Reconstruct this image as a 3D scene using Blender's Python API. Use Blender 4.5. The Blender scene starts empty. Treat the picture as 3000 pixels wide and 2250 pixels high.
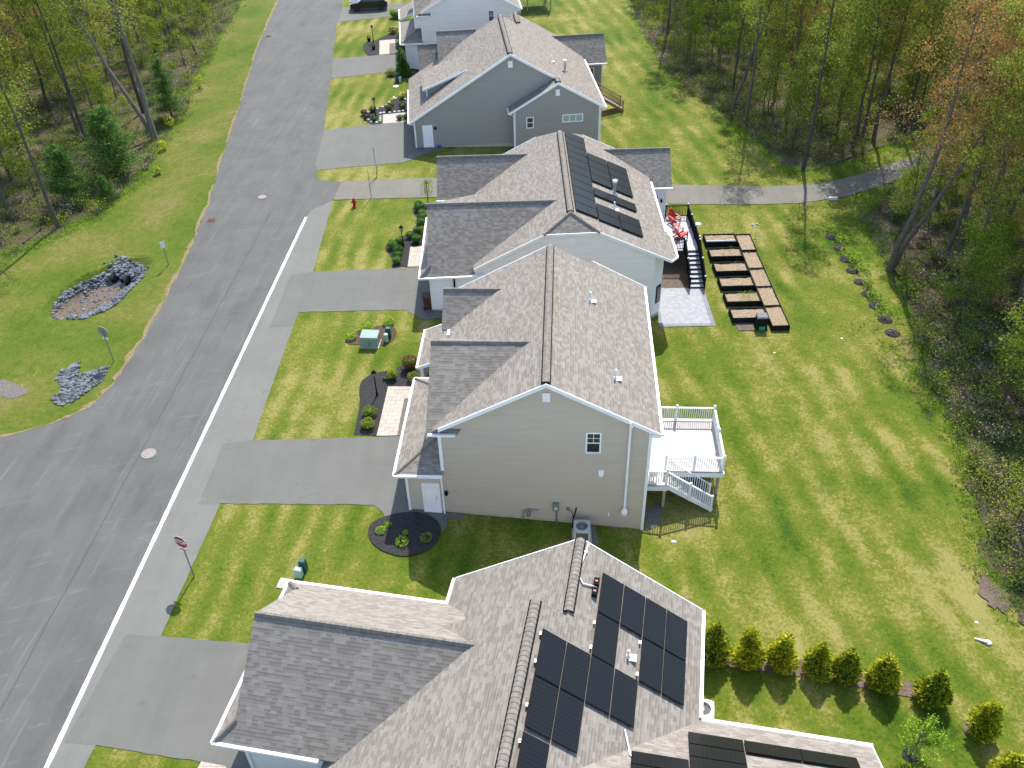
import bpy, bmesh, math, random
from mathutils import Vector, Matrix
rnd = random.Random(7)
R = math.radians
scene = bpy.context.scene
COL = scene.collection
# ---------------------------------------------------------------- camera calibration (photo 3000x2250)
CX, CY, F, H = 1500., 1125., 2634., 34.
_v = Vector((1605 - CX, 4400 - CY, F)).normalized()
_yd = -((1668 - CX) * _v.x + F * _v.z) / _v.y
_d = Vector((1668 - CX, _yd, F)).normalized()
Zc = -_v; Yc = _d; Xc = Yc.cross(Zc)
def ray(px, py):
    p = Vector((px - CX, py - CY, F))
    return Vector((Xc.dot(p), Yc.dot(p), Zc.dot(p)))
def lerp(a, b, t): return a + (b - a) * t
def pw(x, pts):
    if x <= pts[0][0]: return pts[0][1]
    for (a, va), (b, vb) in zip(pts, pts[1:]):
        if x <= b: return lerp(va, vb, (x - a) / (b - a))
    return pts[-1][1]
FRONT = [(14, -8.), (24, -6.), (32, -7.4), (50, -8.5), (76, -12.5), (96, -16.5), (130, -24)]
SLOPE = [(14, .085), (30, .1), (45, .09), (58, .092), (66, .075), (76, .055), (130, .06)]
EDGE = [(0, -140), (33, -140), (40, -33), (45, -30.5), (56, -28.6), (77, -28.6), (92, -30.6), (107, -34.5), (124, -39), (150, -50)]
def T(x, y):
    """ground height: level street side, falling to the back yards and, left of the road, to a ditch"""
    d = x - pw(y, FRONT)
    z = 0.
    if d > 0: z = -pw(y, SLOPE) * (min(d, 15.) + .12 * max(0, min(d - 15., 40)))
    e = pw(y, EDGE) - x
    if e > 1.0:
        z = -.07 * min(e - 1.0, 8)
        dx, dy = x + 33.35, y - 53.0; a, b = (dx * .5 + dy * .866) / 4.0, (dx * .866 - dy * .5) / 2.15
        q = math.sqrt(a * a + b * b); z -= 1.05 * min(1., max(0., (1.14 - q) / .42))
    return z
def G(px, py, off=0.):
    r = ray(px, py); z = 0.
    for _ in range(40):
        t = (z - H) / r.z; z = .5 * z + .5 * T(r.x * t, r.y * t)
    t = (z - H) / r.z
    return Vector((r.x * t, r.y * t, z + off))
def OnY(px, py, Y):
    r = ray(px, py); t = Y / r.y
    return Vector((r.x * t, Y, H + r.z * t))

# ---------------------------------------------------------------- materials
def srgb(r, g, b):
    f = lambda c: (c / 255) / 12.92 if c / 255 <= .04045 else ((c / 255 + .055) / 1.055) ** 2.4
    return (f(r), f(g), f(b), 1)
class NB:
    def __init__(s, name, rough=.8, spec=.3):
        s.m = bpy.data.materials.new(name); s.m.use_nodes = True
        s.nt = s.m.node_tree; s.b = s.nt.nodes['Principled BSDF']
        s.b.inputs['Roughness'].default_value = rough
        s.b.inputs['Specular IOR Level'].default_value = spec
    def n(s, t, **k):
        nd = s.nt.nodes.new(t)
        for a, v in k.items(): setattr(nd, a, v)
        return nd
    def link(s, a, b): s.nt.links.new(a, b)
    def val(s, sock, v):
        if hasattr(v, 'is_linked') or hasattr(v, 'links'): s.link(v, sock)
        else: sock.default_value = v
    def math(s, op, a, b=0., c=None):
        nd = s.n('ShaderNodeMath', operation=op); s.val(nd.inputs[0], a); s.val(nd.inputs[1], b)
        if c is not None: s.val(nd.inputs[2], c)
        return nd.outputs[0]
    def pos(s): return s.n('ShaderNodeNewGeometry').outputs['Position']
    def obj(s): return s.n('ShaderNodeTexCoord').outputs['Object']
    def uv(s): return s.n('ShaderNodeTexCoord').outputs['UV']
    def sep(s, v):
        nd = s.n('ShaderNodeSeparateXYZ'); s.link(v, nd.inputs[0]); return nd.outputs
    def comb(s, x, y, z=0.):
        nd = s.n('ShaderNodeCombineXYZ')
        for i, q in enumerate((x, y, z)): s.val(nd.inputs[i], q)
        return nd.outputs[0]
    def scale(s, v, sc):
        nd = s.n('ShaderNodeMapping'); s.link(v, nd.inputs[0]); nd.inputs['Scale'].default_value = sc; return nd.outputs[0]
    def rot(s, v, a):
        nd = s.n('ShaderNodeMapping'); s.link(v, nd.inputs[0]); nd.inputs['Rotation'].default_value = (0, 0, a); return nd.outputs[0]
    def noise(s, v, sc, det=4., ro=.55, dist=0.):
        nd = s.n('ShaderNodeTexNoise'); s.link(v, nd.inputs['Vector'])
        nd.inputs['Scale'].default_value = sc; nd.inputs['Detail'].default_value = det
        nd.inputs['Roughness'].default_value = ro; nd.inputs['Distortion'].default_value = dist
        return nd.outputs['Fac']
    def white(s, v):
        nd = s.n('ShaderNodeTexWhiteNoise', noise_dimensions='3D'); s.link(v, nd.inputs['Vector']); return nd.outputs['Value']
    def ramp(s, f, stops, interp='LINEAR'):
        nd = s.n('ShaderNodeValToRGB'); s.link(f, nd.inputs[0]); cr = nd.color_ramp; cr.interpolation = interp
        while len(cr.elements) < len(stops): cr.elements.new(.5)
        for e, (p, c) in zip(cr.elements, stops):
            e.position = p; e.color = c if isinstance(c, (tuple, list)) else (c, c, c, 1)
        return nd.outputs[0]
    def mix(s, f, a, b, t='MIX'):
        nd = s.n('ShaderNodeMix', data_type='RGBA', blend_type=t); s.val(nd.inputs[0], f)
        s.val(nd.inputs[6], a); s.val(nd.inputs[7], b); return nd.outputs[2]
    def bump(s, h, strength=.5, dist=.02):
        nd = s.n('ShaderNodeBump'); nd.inputs['Strength'].default_value = strength; nd.inputs['Distance'].default_value = dist
        s.link(h, nd.inputs['Height']); s.link(nd.outputs[0], s.b.inputs['Normal'])
    def color(s, c): s.val(s.b.inputs['Base Color'], c)
def C4(c): return (c[0], c[1], c[2], 1)
def m_plain(name, col, rough=.6, var=.12, sc=6., metal=0., spec=.4):
    k = NB(name, rough, spec); v = k.obj(); f = k.noise(v, sc, 4)
    a = tuple(c * (1 - var) for c in col[:3]) + (1,); b = tuple(min(1, c * (1 + var)) for c in col[:3]) + (1,)
    k.color(k.ramp(f, [(.3, a), (.7, b)])); k.b.inputs['Metallic'].default_value = metal
    return k.m
def m_shingle():
    k = NB('asphalt_shingle', .93, .2); u = k.sep(k.uv())
    rowf = k.math('DIVIDE', u[1], .142); row = k.math('FLOOR', rowf)
    def tabs(w, seed):
        off = k.white(k.comb(row, seed, 1.7))
        x = k.math('ADD', k.math('DIVIDE', u[0], w), k.math('MULTIPLY', off, 7.))
        return x, k.white(k.comb(k.math('FLOOR', x), row, seed))
    x1, r1 = tabs(.24, 3.); x2, r2 = tabs(.52, 8.)
    f = k.math('ADD', k.math('MULTIPLY', r1, .6), k.math('MULTIPLY', r2, .4))
    big = k.noise(k.uv(), .45, 3)
    f2 = k.math('ADD', f, k.math('MULTIPLY', k.math('SUBTRACT', big, .5), .12))
    col = k.ramp(f2, [(.1, (.215, .187, .155, 1)), (.4, (.248, .219, .184, 1)), (.62, (.268, .238, .202, 1)), (.9, (.298, .27, .234, 1))])
    grain = k.noise(k.uv(), 60., 2)
    col = k.mix(1., col, k.ramp(grain, [(.25, .82), (.75, 1.15)]), 'MULTIPLY')
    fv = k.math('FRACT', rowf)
    band = k.math('MULTIPLY', k.math('LESS_THAN', r1, .55), k.math('GREATER_THAN', fv, .66))   # shadow line under overlapping tabs, painted in as a dark granule band
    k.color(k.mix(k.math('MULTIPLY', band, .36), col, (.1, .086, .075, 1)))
    saw = k.math('SUBTRACT', 1., fv)
    lam = k.math('GREATER_THAN', r1, .5)
    edge = k.math('MULTIPLY', lam, k.math('LESS_THAN', fv, .8))
    h = k.math('ADD', k.math('MULTIPLY', saw, .9), k.math('MULTIPLY', edge, .8))
    k.bump(h, .55, .01)
    return k.m
def m_siding(name, col, course=.112):
    k = NB(name, .55, .35); u = k.sep(k.uv())
    fr = k.math('FRACT', k.math('DIVIDE', u[1], course))
    h = k.math('SUBTRACT', 1., fr)
    g = k.noise(k.scale(k.uv(), (.25, 3, 1)), 1.5, 3)
    a = tuple(c * .95 for c in col[:3]) + (1,); b = tuple(c * 1.04 for c in col[:3]) + (1,)
    base = k.ramp(g, [(.3, a), (.7, b)])
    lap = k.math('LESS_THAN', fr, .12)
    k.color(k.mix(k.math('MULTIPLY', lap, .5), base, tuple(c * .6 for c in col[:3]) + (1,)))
    k.bump(h, .8, .018)
    return k.m
def m_grass(name, kind):
    k = NB(name, .9, .15); p = k.pos()
    fine = k.noise(p, 6., 7, .8); mid = k.noise(p, 2.2, 5, .68); big = k.noise(p, .16, 3, .5)
    px = k.sep(p)
    if kind == 'lawn':
        # mowing stripes: along the street in front, slanting behind the houses
        def stripes(ang, per, nz):
            q = k.sep(k.rot(p, ang)); w = k.math('ADD', k.math('MULTIPLY', q[0], 2 * math.pi / per), k.math('MULTIPLY', k.noise(p, .22, 3), nz))
            return k.math('SINE', w)
        s1 = stripes(R(2), 1.5, 5.); s2 = stripes(R(-14), 1.9, 7.)
        back = k.math('GREATER_THAN', k.math('ADD', px[0], k.math('MULTIPLY', px[1], .08)), -1.)
        st = k.math('ADD', k.math('MULTIPLY', s1, k.math('SUBTRACT', 1., back)), k.math('MULTIPLY', s2, back))
        amp = k.ramp(k.noise(p, .2, 4, .6), [(.4, .01), (.66, .15)])
        am = k.n('ShaderNodeRGBToBW'); k.link(amp, am.inputs[0])
        mott = k.noise(k.scale(k.rot(p, R(10)), (1., .55, 1)), .55, 5, .65, .4)
        f = k.math('ADD', k.math('MULTIPLY', mid, .35), k.math('ADD', k.math('MULTIPLY', big, .85), k.math('MULTIPLY', mott, .4)))
        f = k.math('ADD', f, k.math('MULTIPLY', st, am.outputs[0]))
        f = k.math('ADD', f, k.math('MULTIPLY', k.math('SUBTRACT', fine, .5), 1.1))
        col = k.ramp(f, [(.46, (.035, .08, .004, 1)), (.65, (.08, .125, .007, 1)), (.83, (.14, .155, .018, 1)), (.98, (.265, .232, .07, 1))])
    else:
        f = k.math('ADD', k.math('ADD', k.math('MULTIPLY', mid, .6), k.math('MULTIPLY', big, .75)), k.math('MULTIPLY', k.math('SUBTRACT', fine, .5), .8))
        col = k.ramp(f, [(.35, (.036, .085, .005, 1)), (.56, (.072, .12, .008, 1)), (.74, (.125, .138, .02, 1)), (.95, (.22, .175, .075, 1))])
    cl = k.ramp(k.noise(p, .9, 5, .75, .3), [(.56, 0.), (.7, .55)]); bc = k.n('ShaderNodeRGBToBW'); k.link(cl, bc.inputs[0])
    col = k.mix(bc.outputs[0], col, (.035, .09, .006, 1))     # clumps of darker, thicker grass
    vf = k.noise(p, 28., 3, .7)
    col = k.mix(1., col, k.ramp(vf, [(.25, .66), (.75, 1.34)]), 'MULTIPLY')
    k.color(col); k.bump(k.math('ADD', fine, k.math('MULTIPLY', vf, .5)), .9, .05)
    return k.m
def m_litter():
    k = NB('leaf_litter', .95, .1); p = k.pos()
    a = k.noise(p, 5., 6, .7); b = k.noise(p, .5, 4, .6); c = k.noise(p, 22., 3, .7)
    col = k.ramp(k.math('ADD', k.math('MULTIPLY', a, .6), k.math('MULTIPLY', c, .4)), [(.3, (.05, .038, .025, 1)), (.48, (.14, .105, .07, 1)), (.64, (.27, .21, .145, 1)), (.8, (.38, .31, .22, 1))])
    gr = k.ramp(k.math('ADD', b, k.math('MULTIPLY', k.math('SUBTRACT', a, .5), .5)), [(.42, 0.), (.6, .8)])
    bw = k.n('ShaderNodeRGBToBW'); k.link(gr, bw.inputs[0])
    k.color(k.mix(bw.outputs[0], col, k.ramp(c, [(.3, (.03, .06, .008, 1)), (.7, (.09, .14, .02, 1))])))
    k.bump(k.math('ADD', a, c), 1., .12)
    return k.m
def m_asphalt(name, lo, hi, kind):
    lo = (lo[0] * 1.02, lo[1] * 1.005, lo[2] * .91); hi = (hi[0] * 1.02, hi[1] * 1.005, hi[2] * .91)
    k = NB(name, .85, .3); p = k.pos(); px = k.sep(p)
    f = k.math('ADD', k.math('MULTIPLY', k.noise(p, .35, 4, .6), .6), k.math('MULTIPLY', k.noise(k.scale(p, (1.6, .12, 1)), 1., 4, .6), .4))
    col = k.ramp(f, [(.33, C4(lo)), (.66, C4(hi))])
    gr = k.noise(p, 45., 2, .7)
    col = k.mix(1., col, k.ramp(gr, [(.3, .86), (.7, 1.14)]), 'MULTIPLY')
    if kind == 'road':
        # pale scuffs along and across the lanes, and the dark seam of the paving joint
        sc = k.noise(k.scale(k.rot(p, .06), (3.2, .16, 1)), 1., 5, .65, .6)
        s2 = k.noise(k.scale(k.rot(p, -.35), (.35, 2.4, 1)), 1., 5, .7, .8)
        m = k.ramp(k.math('MAXIMUM', sc, s2), [(.58, 0.), (.76, .3)])
        bw = k.n('ShaderNodeRGBToBW'); k.link(m, bw.inputs[0])
        col = k.mix(bw.outputs[0], col, (.27, .27, .27, 1))
        dk = k.ramp(k.noise(k.scale(p, (.6, .2, 1)), 1., 3), [(.55, 0.), (.75, .45)]); bd = k.n('ShaderNodeRGBToBW'); k.link(dk, bd.inputs[0])
        col = k.mix(bd.outputs[0], col, (.06, .06, .061, 1))
        wob = k.math('MULTIPLY', k.math('SUBTRACT', k.noise(p, .5, 2), .5), .16)
        d = k.math('ABSOLUTE', k.math('ADD', k.math('SUBTRACT', px[0], -23.45), wob))
        seam = k.math('MULTIPLY', k.math('LESS_THAN', d, .035), k.math('LESS_THAN', px[1], 64.))
        col = k.mix(k.math('MULTIPLY', seam, .42), col, (.04, .04, .042, 1))
    else:
        m = k.ramp(k.noise(k.scale(p, (.5, 1.6, 1)), 1., 5, .65, .5), [(.58, 0.), (.78, .3)])
        bw = k.n('ShaderNodeRGBToBW'); k.link(m, bw.inputs[0])
        col = k.mix(bw.outputs[0], col, C4(tuple(c * 1.35 for c in hi)))
        st = k.ramp(k.noise(p, 1.1, 2), [(.64, 0.), (.76, .45)]); bs = k.n('ShaderNodeRGBToBW'); k.link(st, bs.inputs[0])
        col = k.mix(bs.outputs[0], col, C4(tuple(c * .72 for c in lo)))
    k.color(col); k.bump(gr, .35, .01)
    return k.m
def m_mulch(name, cols, sc=9.):
    k = NB(name, .95, .15); p = k.pos()
    a = k.noise(p, sc, 6, .75); b = k.noise(p, sc * 3.2, 3, .7)
    k.color(k.ramp(k.math('ADD', k.math('MULTIPLY', a, .55), k.math('MULTIPLY', b, .45)), [(.3, C4(cols[0])), (.5, C4(cols[1])), (.7, C4(cols[2]))]))
    k.bump(k.math('ADD', a, b), 1., .06)
    return k.m
def m_paver(name, c1, c2, mort, w, h):
    k = NB(name, .8, .3); b = k.n('ShaderNodeTexBrick'); k.link(k.uv(), b.inputs['Vector'])
    b.inputs['Scale'].default_value = 1.; b.inputs['Brick Width'].default_value = w; b.inputs['Row Height'].default_value = h
    b.inputs['Mortar Size'].default_value = .012; b.inputs['Color1'].default_value = C4(c1); b.inputs['Color2'].default_value = C4(c2); b.inputs['Mortar'].default_value = C4(mort)
    k.color(k.mix(1., b.outputs['Color'], k.ramp(k.noise(k.uv(), 3., 4), [(.3, .88), (.7, 1.1)]), 'MULTIPLY'))
    return k.m
def m_leaf(name, stops, trans=.45):
    stops = [(p, tuple(min(.9, q * 1.6) for q in c[:3]) + (1,)) for p, c in stops]
    k = NB(name, .7, .25)
    g = k.n('ShaderNodeNewGeometry'); oi = k.n('ShaderNodeObjectInfo')
    f = k.math('ADD', k.math('MULTIPLY', g.outputs['Random Per Island'], .75), k.math('MULTIPLY', oi.outputs['Random'], .25))
    col = k.ramp(f, stops); k.color(col)
    tr = k.n('ShaderNodeBsdfTranslucent'); k.link(col, tr.inputs[0]); mx = k.n('ShaderNodeMixShader'); mx.inputs[0].default_value = trans
    k.link(k.b.outputs[0], mx.inputs[1]); k.link(tr.outputs[0], mx.inputs[2])
    k.link(mx.outputs[0], k.nt.nodes['Material Output'].inputs['Surface'])
    return k.m
def m_bark(name, a, b):
    k = NB(name, .95, .15); o = k.obj(); f = k.noise(k.scale(o, (4, 4, .8)), 2.5, 5, .65)
    oi = k.n('ShaderNodeObjectInfo')
    col = k.ramp(f, [(.3, C4(a)), (.7, C4(b))])
    k.color(k.mix(1., col, k.ramp(oi.outputs['Random'], [(0., .75), (1., 1.25)]), 'MULTIPLY')); k.bump(f, .8, .05)
    return k.m
def m_deck(name, col, w=.14):
    k = NB(name, .55, .3); u = k.sep(k.obj()); x = k.math('DIVIDE', u[0], w); fr = k.math('FRACT', x)
    gap = k.math('LESS_THAN', fr, .07); r = k.white(k.comb(k.math('FLOOR', x), 1., 2.))
    base = k.mix(r, tuple(c * .94 for c in col) + (1,), tuple(c * 1.05 for c in col) + (1,))
    k.color(k.mix(k.math('MULTIPLY', gap, .65), base, tuple(c * .35 for c in col) + (1,)))
    return k.m
def m_solar():
    k = NB('solar_glass', .16, .22); u = k.sep(k.uv())
    fx = k.math('FRACT', k.math('DIVIDE', u[0], .1583)); fy = k.math('FRACT', k.math('DIVIDE', u[1], .09))
    ln = k.math('MAXIMUM', k.math('LESS_THAN', fx, .06), k.math('LESS_THAN', fy, .05))
    k.color(k.mix(ln, (.009, .009, .01, 1), (.024, .024, .025, 1)))
    k.b.inputs['Roughness'].default_value = .3
    return k.m
def m_glass(name, col):
    return m_plain(name, col, .06, .05, 2., spec=.8)

MT = dict(
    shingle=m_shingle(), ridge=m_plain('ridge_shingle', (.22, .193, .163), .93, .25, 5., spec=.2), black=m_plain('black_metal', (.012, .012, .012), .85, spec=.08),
    tan=m_siding('tan_siding', (.53, .465, .395)), white_s=m_siding('white_siding', (.89, .86, .87)), gray_s=m_siding('gray_siding', (.335, .322, .305)), pale_s=m_siding('pale_siding', (.6, .6, .55)),
    white=m_plain('white_trim', (.82, .83, .84), .45, .04, 2.), white_m=m_plain('white_vinyl', (.86, .86, .87), .4, .03, 2.), concrete=m_plain('concrete', (.42, .39, .33), .9, .2, 3.),
    lawn=m_grass('lawn_grass', 'lawn'), rough=m_grass('verge_grass', 'rough'), litter=m_litter(),
    road=m_asphalt('road_asphalt', (.088, .088, .089), (.122, .122, .123), 'road'),
    walk=m_asphalt('sidewalk_asphalt', (.145, .144, .14), (.175, .174, .169), 'walk'), drive=m_asphalt('driveway_asphalt', (.122, .122, .12), (.148, .148, .145), 'walk'),
    path=m_asphalt('path_asphalt', (.135, .128, .114), (.18, .17, .152), 'walk'), drive_dark=m_asphalt('dark_asphalt', (.12, .12, .122), (.15, .15, .152), 'walk'),
    paint=m_plain('white_road_paint', (.66, .66, .64), .7, .16, 3.),
    mulch=m_mulch('dark_mulch', [(.018, .017, .017), (.05, .047, .047), (.1, .095, .095)]), mulch_b=m_mulch('brown_mulch', [(.05, .032, .022), (.11, .075, .05), (.2, .14, .095)]),
    chips=m_mulch('wood_chips', [(.16, .11, .07), (.4, .3, .195), (.66, .54, .39)], 14.), deadgrass=m_mulch('dead_grass', [(.1, .1, .03), (.25, .19, .1), (.4, .32, .2)], 5.),
    gravel=m_mulch('gravel', [(.09, .08, .07), (.19, .17, .15), (.33, .3, .27)], 8.), silt=m_mulch('silt', [(.07, .055, .042), (.17, .13, .095), (.33, .27, .21)], 7.),
    soil=m_mulch('bare_soil', [(.07, .05, .04), (.15, .11, .085), (.22, .17, .13)], 3.),
    paver=m_paver('walk_pavers', (.5, .43, .355), (.42, .36, .29), (.24, .2, .16), .5, .34), patio=m_paver('patio_pavers', (.36, .36, .37), (.3, .3, .31), (.3, .3, .31), .22, .15), patio_edge=m_paver('patio_border', (.25, .25, .27), (.2, .2, .22), (.14, .14, .15), .3, .3),
    stone=m_plain('riprap_stone', (.15, .158, .168), .9, .6, 1.6), solar=m_solar(), alu=m_plain('aluminium', (.5, .51, .53), .35, .05, 3., .9), galv=m_plain('galvanised_steel', (.3, .32, .33), .5, .12, 4., .7),
    leaf_g=m_leaf('young_leaf', [(.1, (.055, .09, .01, 1)), (.45, (.125, .17, .016, 1)), (.75, (.21, .24, .026, 1)), (.95, (.31, .3, .045, 1))]),
    leaf_y=m_leaf('olive_leaf', [(.1, (.065, .09, .012, 1)), (.5, (.15, .185, .022, 1)), (.9, (.28, .28, .045, 1))]),
    leaf_o=m_leaf('red_bud', [(.1, (.07, .06, .02, 1)), (.35, (.15, .13, .03, 1)), (.6, (.25, .12, .045, 1)), (.8, (.3, .13, .05, 1)), (.97, (.2, .2, .04, 1))]),
    leaf_d=m_leaf('dark_leaf', [(.1, (.018, .045, .008, 1)), (.5, (.04, .095, .014, 1)), (.9, (.09, .17, .025, 1))], .3),
    leaf_p=m_leaf('pine_needle', [(.1, (.03, .07, .015, 1)), (.5, (.065, .135, .025, 1)), (.9, (.13, .22, .04, 1))], .35),
    leaf_a=m_leaf('golden_frond', [(.08, (.06, .09, .01, 1)), (.35, (.17, .21, .015, 1)), (.65, (.36, .37, .03, 1)), (.97, (.6, .52, .05, 1))], .55),
    leaf_r=m_leaf('russet_leaf', [(.1, (.06, .02, .012, 1)), (.5, (.16, .05, .02, 1)), (.9, (.25, .1, .035, 1))], .25), leaf_m=m_leaf('maroon_leaf', [(.1, (.03, .012, .012, 1)), (.6, (.09, .03, .025, 1)), (.95, (.15, .06, .04, 1))], .2),
    leaf_l=m_leaf('lime_leaf', [(.1, (.1, .18, .012, 1)), (.6, (.2, .33, .025, 1)), (.95, (.36, .42, .05, 1))], .35), leaf_yel=m_leaf('yellow_flower', [(.1, (.3, .3, .02, 1)), (.9, (.65, .55, .05, 1))], .3),
    twig=m_leaf('dry_twig', [(.1, (.09, .065, .05, 1)), (.6, (.18, .14, .11, 1)), (.95, (.3, .26, .21, 1))], .05),
    bark=m_bark('gray_bark', (.065, .055, .045), (.175, .15, .125)), bark_l=m_bark('pale_bark', (.12, .105, .09), (.28, .255, .22)), log=m_bark('log_bark', (.05, .04, .032), (.16, .13, .1)),
    red=m_plain('red_plastic', (.55, .012, .02), .45, .1, 3.), lid=m_plain('gray_lid', (.16, .16, .165), .8, .1, 5.), hyd=m_plain('hydrant_red', (.35, .01, .015), .5, .15, 4.), sign_red=m_plain('sign_red', (.36, .008, .02), .4, .04, 4.), sign_w=m_plain('sign_white', (.8, .8, .8), .4, .02, 4.), sign_back=m_plain('sign_back', (.32, .34, .33), .45, .08, 4., .6),
    green_b=m_plain('transformer_green', (.24, .33, .27), .55, .08, 3.), green_d=m_plain('pedestal_green', (.015, .085, .07), .5, .1, 3.), green_l=m_plain('pale_green', (.4, .55, .45), .5, .08, 3.), green_br=m_plain('bright_green', (.02, .38, .09), .5, .05, 3.),
    ac=m_plain('ac_beige', (.5, .5, .46), .5, .06, 3.), ac_dark=m_plain('ac_coil', (.12, .115, .105), .6, .2, 20.), grille=m_plain('fan_grille', (.1, .1, .11), .5, .2, 9.),
    wood=m_plain('deck_wood', (.3, .19, .1), .75, .25, 4.), wood_p=m_plain('post_wood', (.38, .33, .26), .8, .2, 4.), brown=m_plain('brown_plastic', (.075, .03, .018), .6, .2, 4.),
    deck_w=m_deck('white_deck_board', (.47, .435, .4)), deck_g=m_deck('gray_deck_board', (.42, .43, .45)), tread=m_plain('gray_tread', (.34, .35, .37), .6, .1, 3.), riser=m_plain('dark_riser', (.04, .041, .045), .55),
    glass=m_glass('window_glass', (.025, .03, .035)), glass_g=m_glass('greenish_glass', (.28, .42, .36)), bin=m_plain('black_plastic', (.016, .016, .017), .8, .2, 5., spec=.12), paint_k=m_plain('black_car_paint', (.006, .007, .008), .18, .1, 2., spec=.6), tyre=m_plain('tyre_rubber', (.015, .015, .015), .8), rim=m_plain('dark_rim', (.06, .06, .065), .35, .1, 4., .8), lamp_glass=m_plain('lamp_glass', (.5, .52, .52), .2, .05, 4.),
    iron=m_plain('cast_iron', (.25, .22, .2), .7, .2, 8.), rust=m_plain('rusty_iron', (.17, .1, .07), .8, .3, 8.), rock_w=m_plain('white_rock', (.72, .7, .67), .8, .15, 4.), blue=m_plain('pale_blue', (.3, .5, .65), .4, .1, 3.), blue_d=m_plain('blue_plastic', (.03, .1, .45), .4, .1, 3.))
# ---------------------------------------------------------------- mesh building
class MB:
    def __init__(s): s.v = []; s.f = []
    def face(s, pts):
        i = len(s.v); s.v += [tuple(p) for p in pts]; s.f.append(tuple(range(i, i + len(pts))))
    def add(s, vs, fs):
        i = len(s.v); s.v += [tuple(p) for p in vs]; s.f += [tuple(i + k for k in f) for f in fs]
    def hexa(s, b, t):     # 4 bottom, 4 top corners
        s.add(list(b) + list(t), [(3, 2, 1, 0), (4, 5, 6, 7), (0, 1, 5, 4), (1, 2, 6, 5), (2, 3, 7, 6), (3, 0, 4, 7)])
    def box(s, x0, x1, y0, y1, z0, z1):
        s.hexa([(x0, y0, z0), (x1, y0, z0), (x1, y1, z0), (x0, y1, z0)], [(x0, y0, z1), (x1, y0, z1), (x1, y1, z1), (x0, y1, z1)])
    def cbox(s, c, d, rz=0.):
        ca, sa = math.cos(rz), math.sin(rz); P = []
        for dz in (-.5, .5):
            for sx, sy in ((-.5, -.5), (.5, -.5), (.5, .5), (-.5, .5)):
                a, b = sx * d[0], sy * d[1]; P.append((c[0] + a * ca - b * sa, c[1] + a * sa + b * ca, c[2] + dz * d[2]))
        s.hexa(P[:4], P[4:])
    def beam(s, p, q, w, h):
        p = Vector(p); q = Vector(q); d = q - p; hd = Vector((d.x, d.y, 0))
        side = Vector((-hd.y, hd.x, 0)).normalized() * (w / 2) if hd.length > 1e-5 else Vector((w / 2, 0, 0))
        up = Vector((0, 0, h / 2)) if hd.length > 1e-5 else Vector((0, h / 2, 0))
        s.hexa([p - side - up, q - side - up, q + side - up, p + side - up], [p - side + up, q - side + up, q + side + up, p + side + up])
    def slab(s, pts, t=.1):
        pts = [Vector(p) for p in pts]; n = Vector((0, 0, 0))
        for a, b in zip(pts, pts[1:] + pts[:1]): n += a.cross(b)
        if n.z < 0: pts.reverse()
        k = len(pts); lo = [p - Vector((0, 0, t)) for p in pts]
        s.face(pts); s.face(lo[::-1])
        for i in range(k):
            j = (i + 1) % k; s.face([lo[i], lo[j], pts[j], pts[i]])
    def prism(s, prof, v0, v1):     # profile in (u, z) extruded along v
        a = [(u, v0, z) for u, z in prof]; b = [(u, v1, z) for u, z in prof]; k = len(prof)
        s.face(a); s.face(b[::-1])
        for i in range(k):
            j = (i + 1) % k; s.face([a[j], a[i], b[i], b[j]])
    def prismu(s, prof, u0, u1):    # profile in (v, z) extruded along u
        a = [(u0, v, z) for v, z in prof]; b = [(u1, v, z) for v, z in prof]; k = len(prof)
        s.face(a[::-1]); s.face(b)
        for i in range(k):
            j = (i + 1) % k; s.face([a[i], a[j], b[j], b[i]])
    def tube(s, path, rad, n=8, cap=True):
        path = [Vector(p) for p in path]
        if not isinstance(rad, (list, tuple)): rad = [rad] * len(path)
        rings = []; ref = None
        for i, p in enumerate(path):
            d = (path[min(i + 1, len(path) - 1)] - path[max(i - 1, 0)]).normalized()
            if ref is None: ref = Vector((1, 0, 0)) if abs(d.x) < .8 else Vector((0, 1, 0))
            a = (ref - d * ref.dot(d)).normalized(); b = d.cross(a); ref = a
            i0 = len(s.v)
            for k in range(n):
                t = 2 * math.pi * k / n; s.v.append(tuple(p + (a * math.cos(t) + b * math.sin(t)) * rad[i]))
            rings.append(i0)
        for r0, r1 in zip(rings, rings[1:]):
            for k in range(n): s.f.append((r0 + k, r0 + (k + 1) % n, r1 + (k + 1) % n, r1 + k))
        if cap: s.f.append(tuple(rings[0] + k for k in range(n))[::-1]); s.f.append(tuple(rings[-1] + k for k in range(n)))
    def lathe(s, prof, c=(0, 0, 0), n=16):
        s.tube([(c[0], c[1], c[2] + z) for r, z in prof], [max(r, .001) for r, z in prof], n)
    def blob(s, c, r, n=1, jit=.2, sq=(1, 1, 1), rg=rnd):
        bm = bmesh.new(); bmesh.ops.create_icosphere(bm, subdivisions=n, radius=1.)
        i = len(s.v)
        for v in bm.verts:
            k = r * (1 + rg.uniform(-jit, jit)); s.v.append((c[0] + v.co.x * k * sq[0], c[1] + v.co.y * k * sq[1], c[2] + v.co.z * k * sq[2]))
        bm.verts.index_update(); s.f += [tuple(i + v.index for v in f.verts) for f in bm.faces]; bm.free()
    def leaf(s, c, size, rg, up=.4, asp=.6):
        n = Vector((rg.gauss(0, 1), rg.gauss(0, 1), rg.gauss(0, 1) + up)).normalized()
        a = n.orthogonal().normalized(); b = n.cross(a); t = rg.uniform(0, 6.28)
        e = (a * math.cos(t) + b * math.sin(t)) * size * .5; g = (b * math.cos(t) - a * math.sin(t)) * size * .5 * asp
        c = Vector(c); i = len(s.v)
        s.v += [tuple(c - e), tuple(c + g), tuple(c + e), tuple(c - g)]; s.f.append((i, i + 1, i + 2, i + 3))
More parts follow.
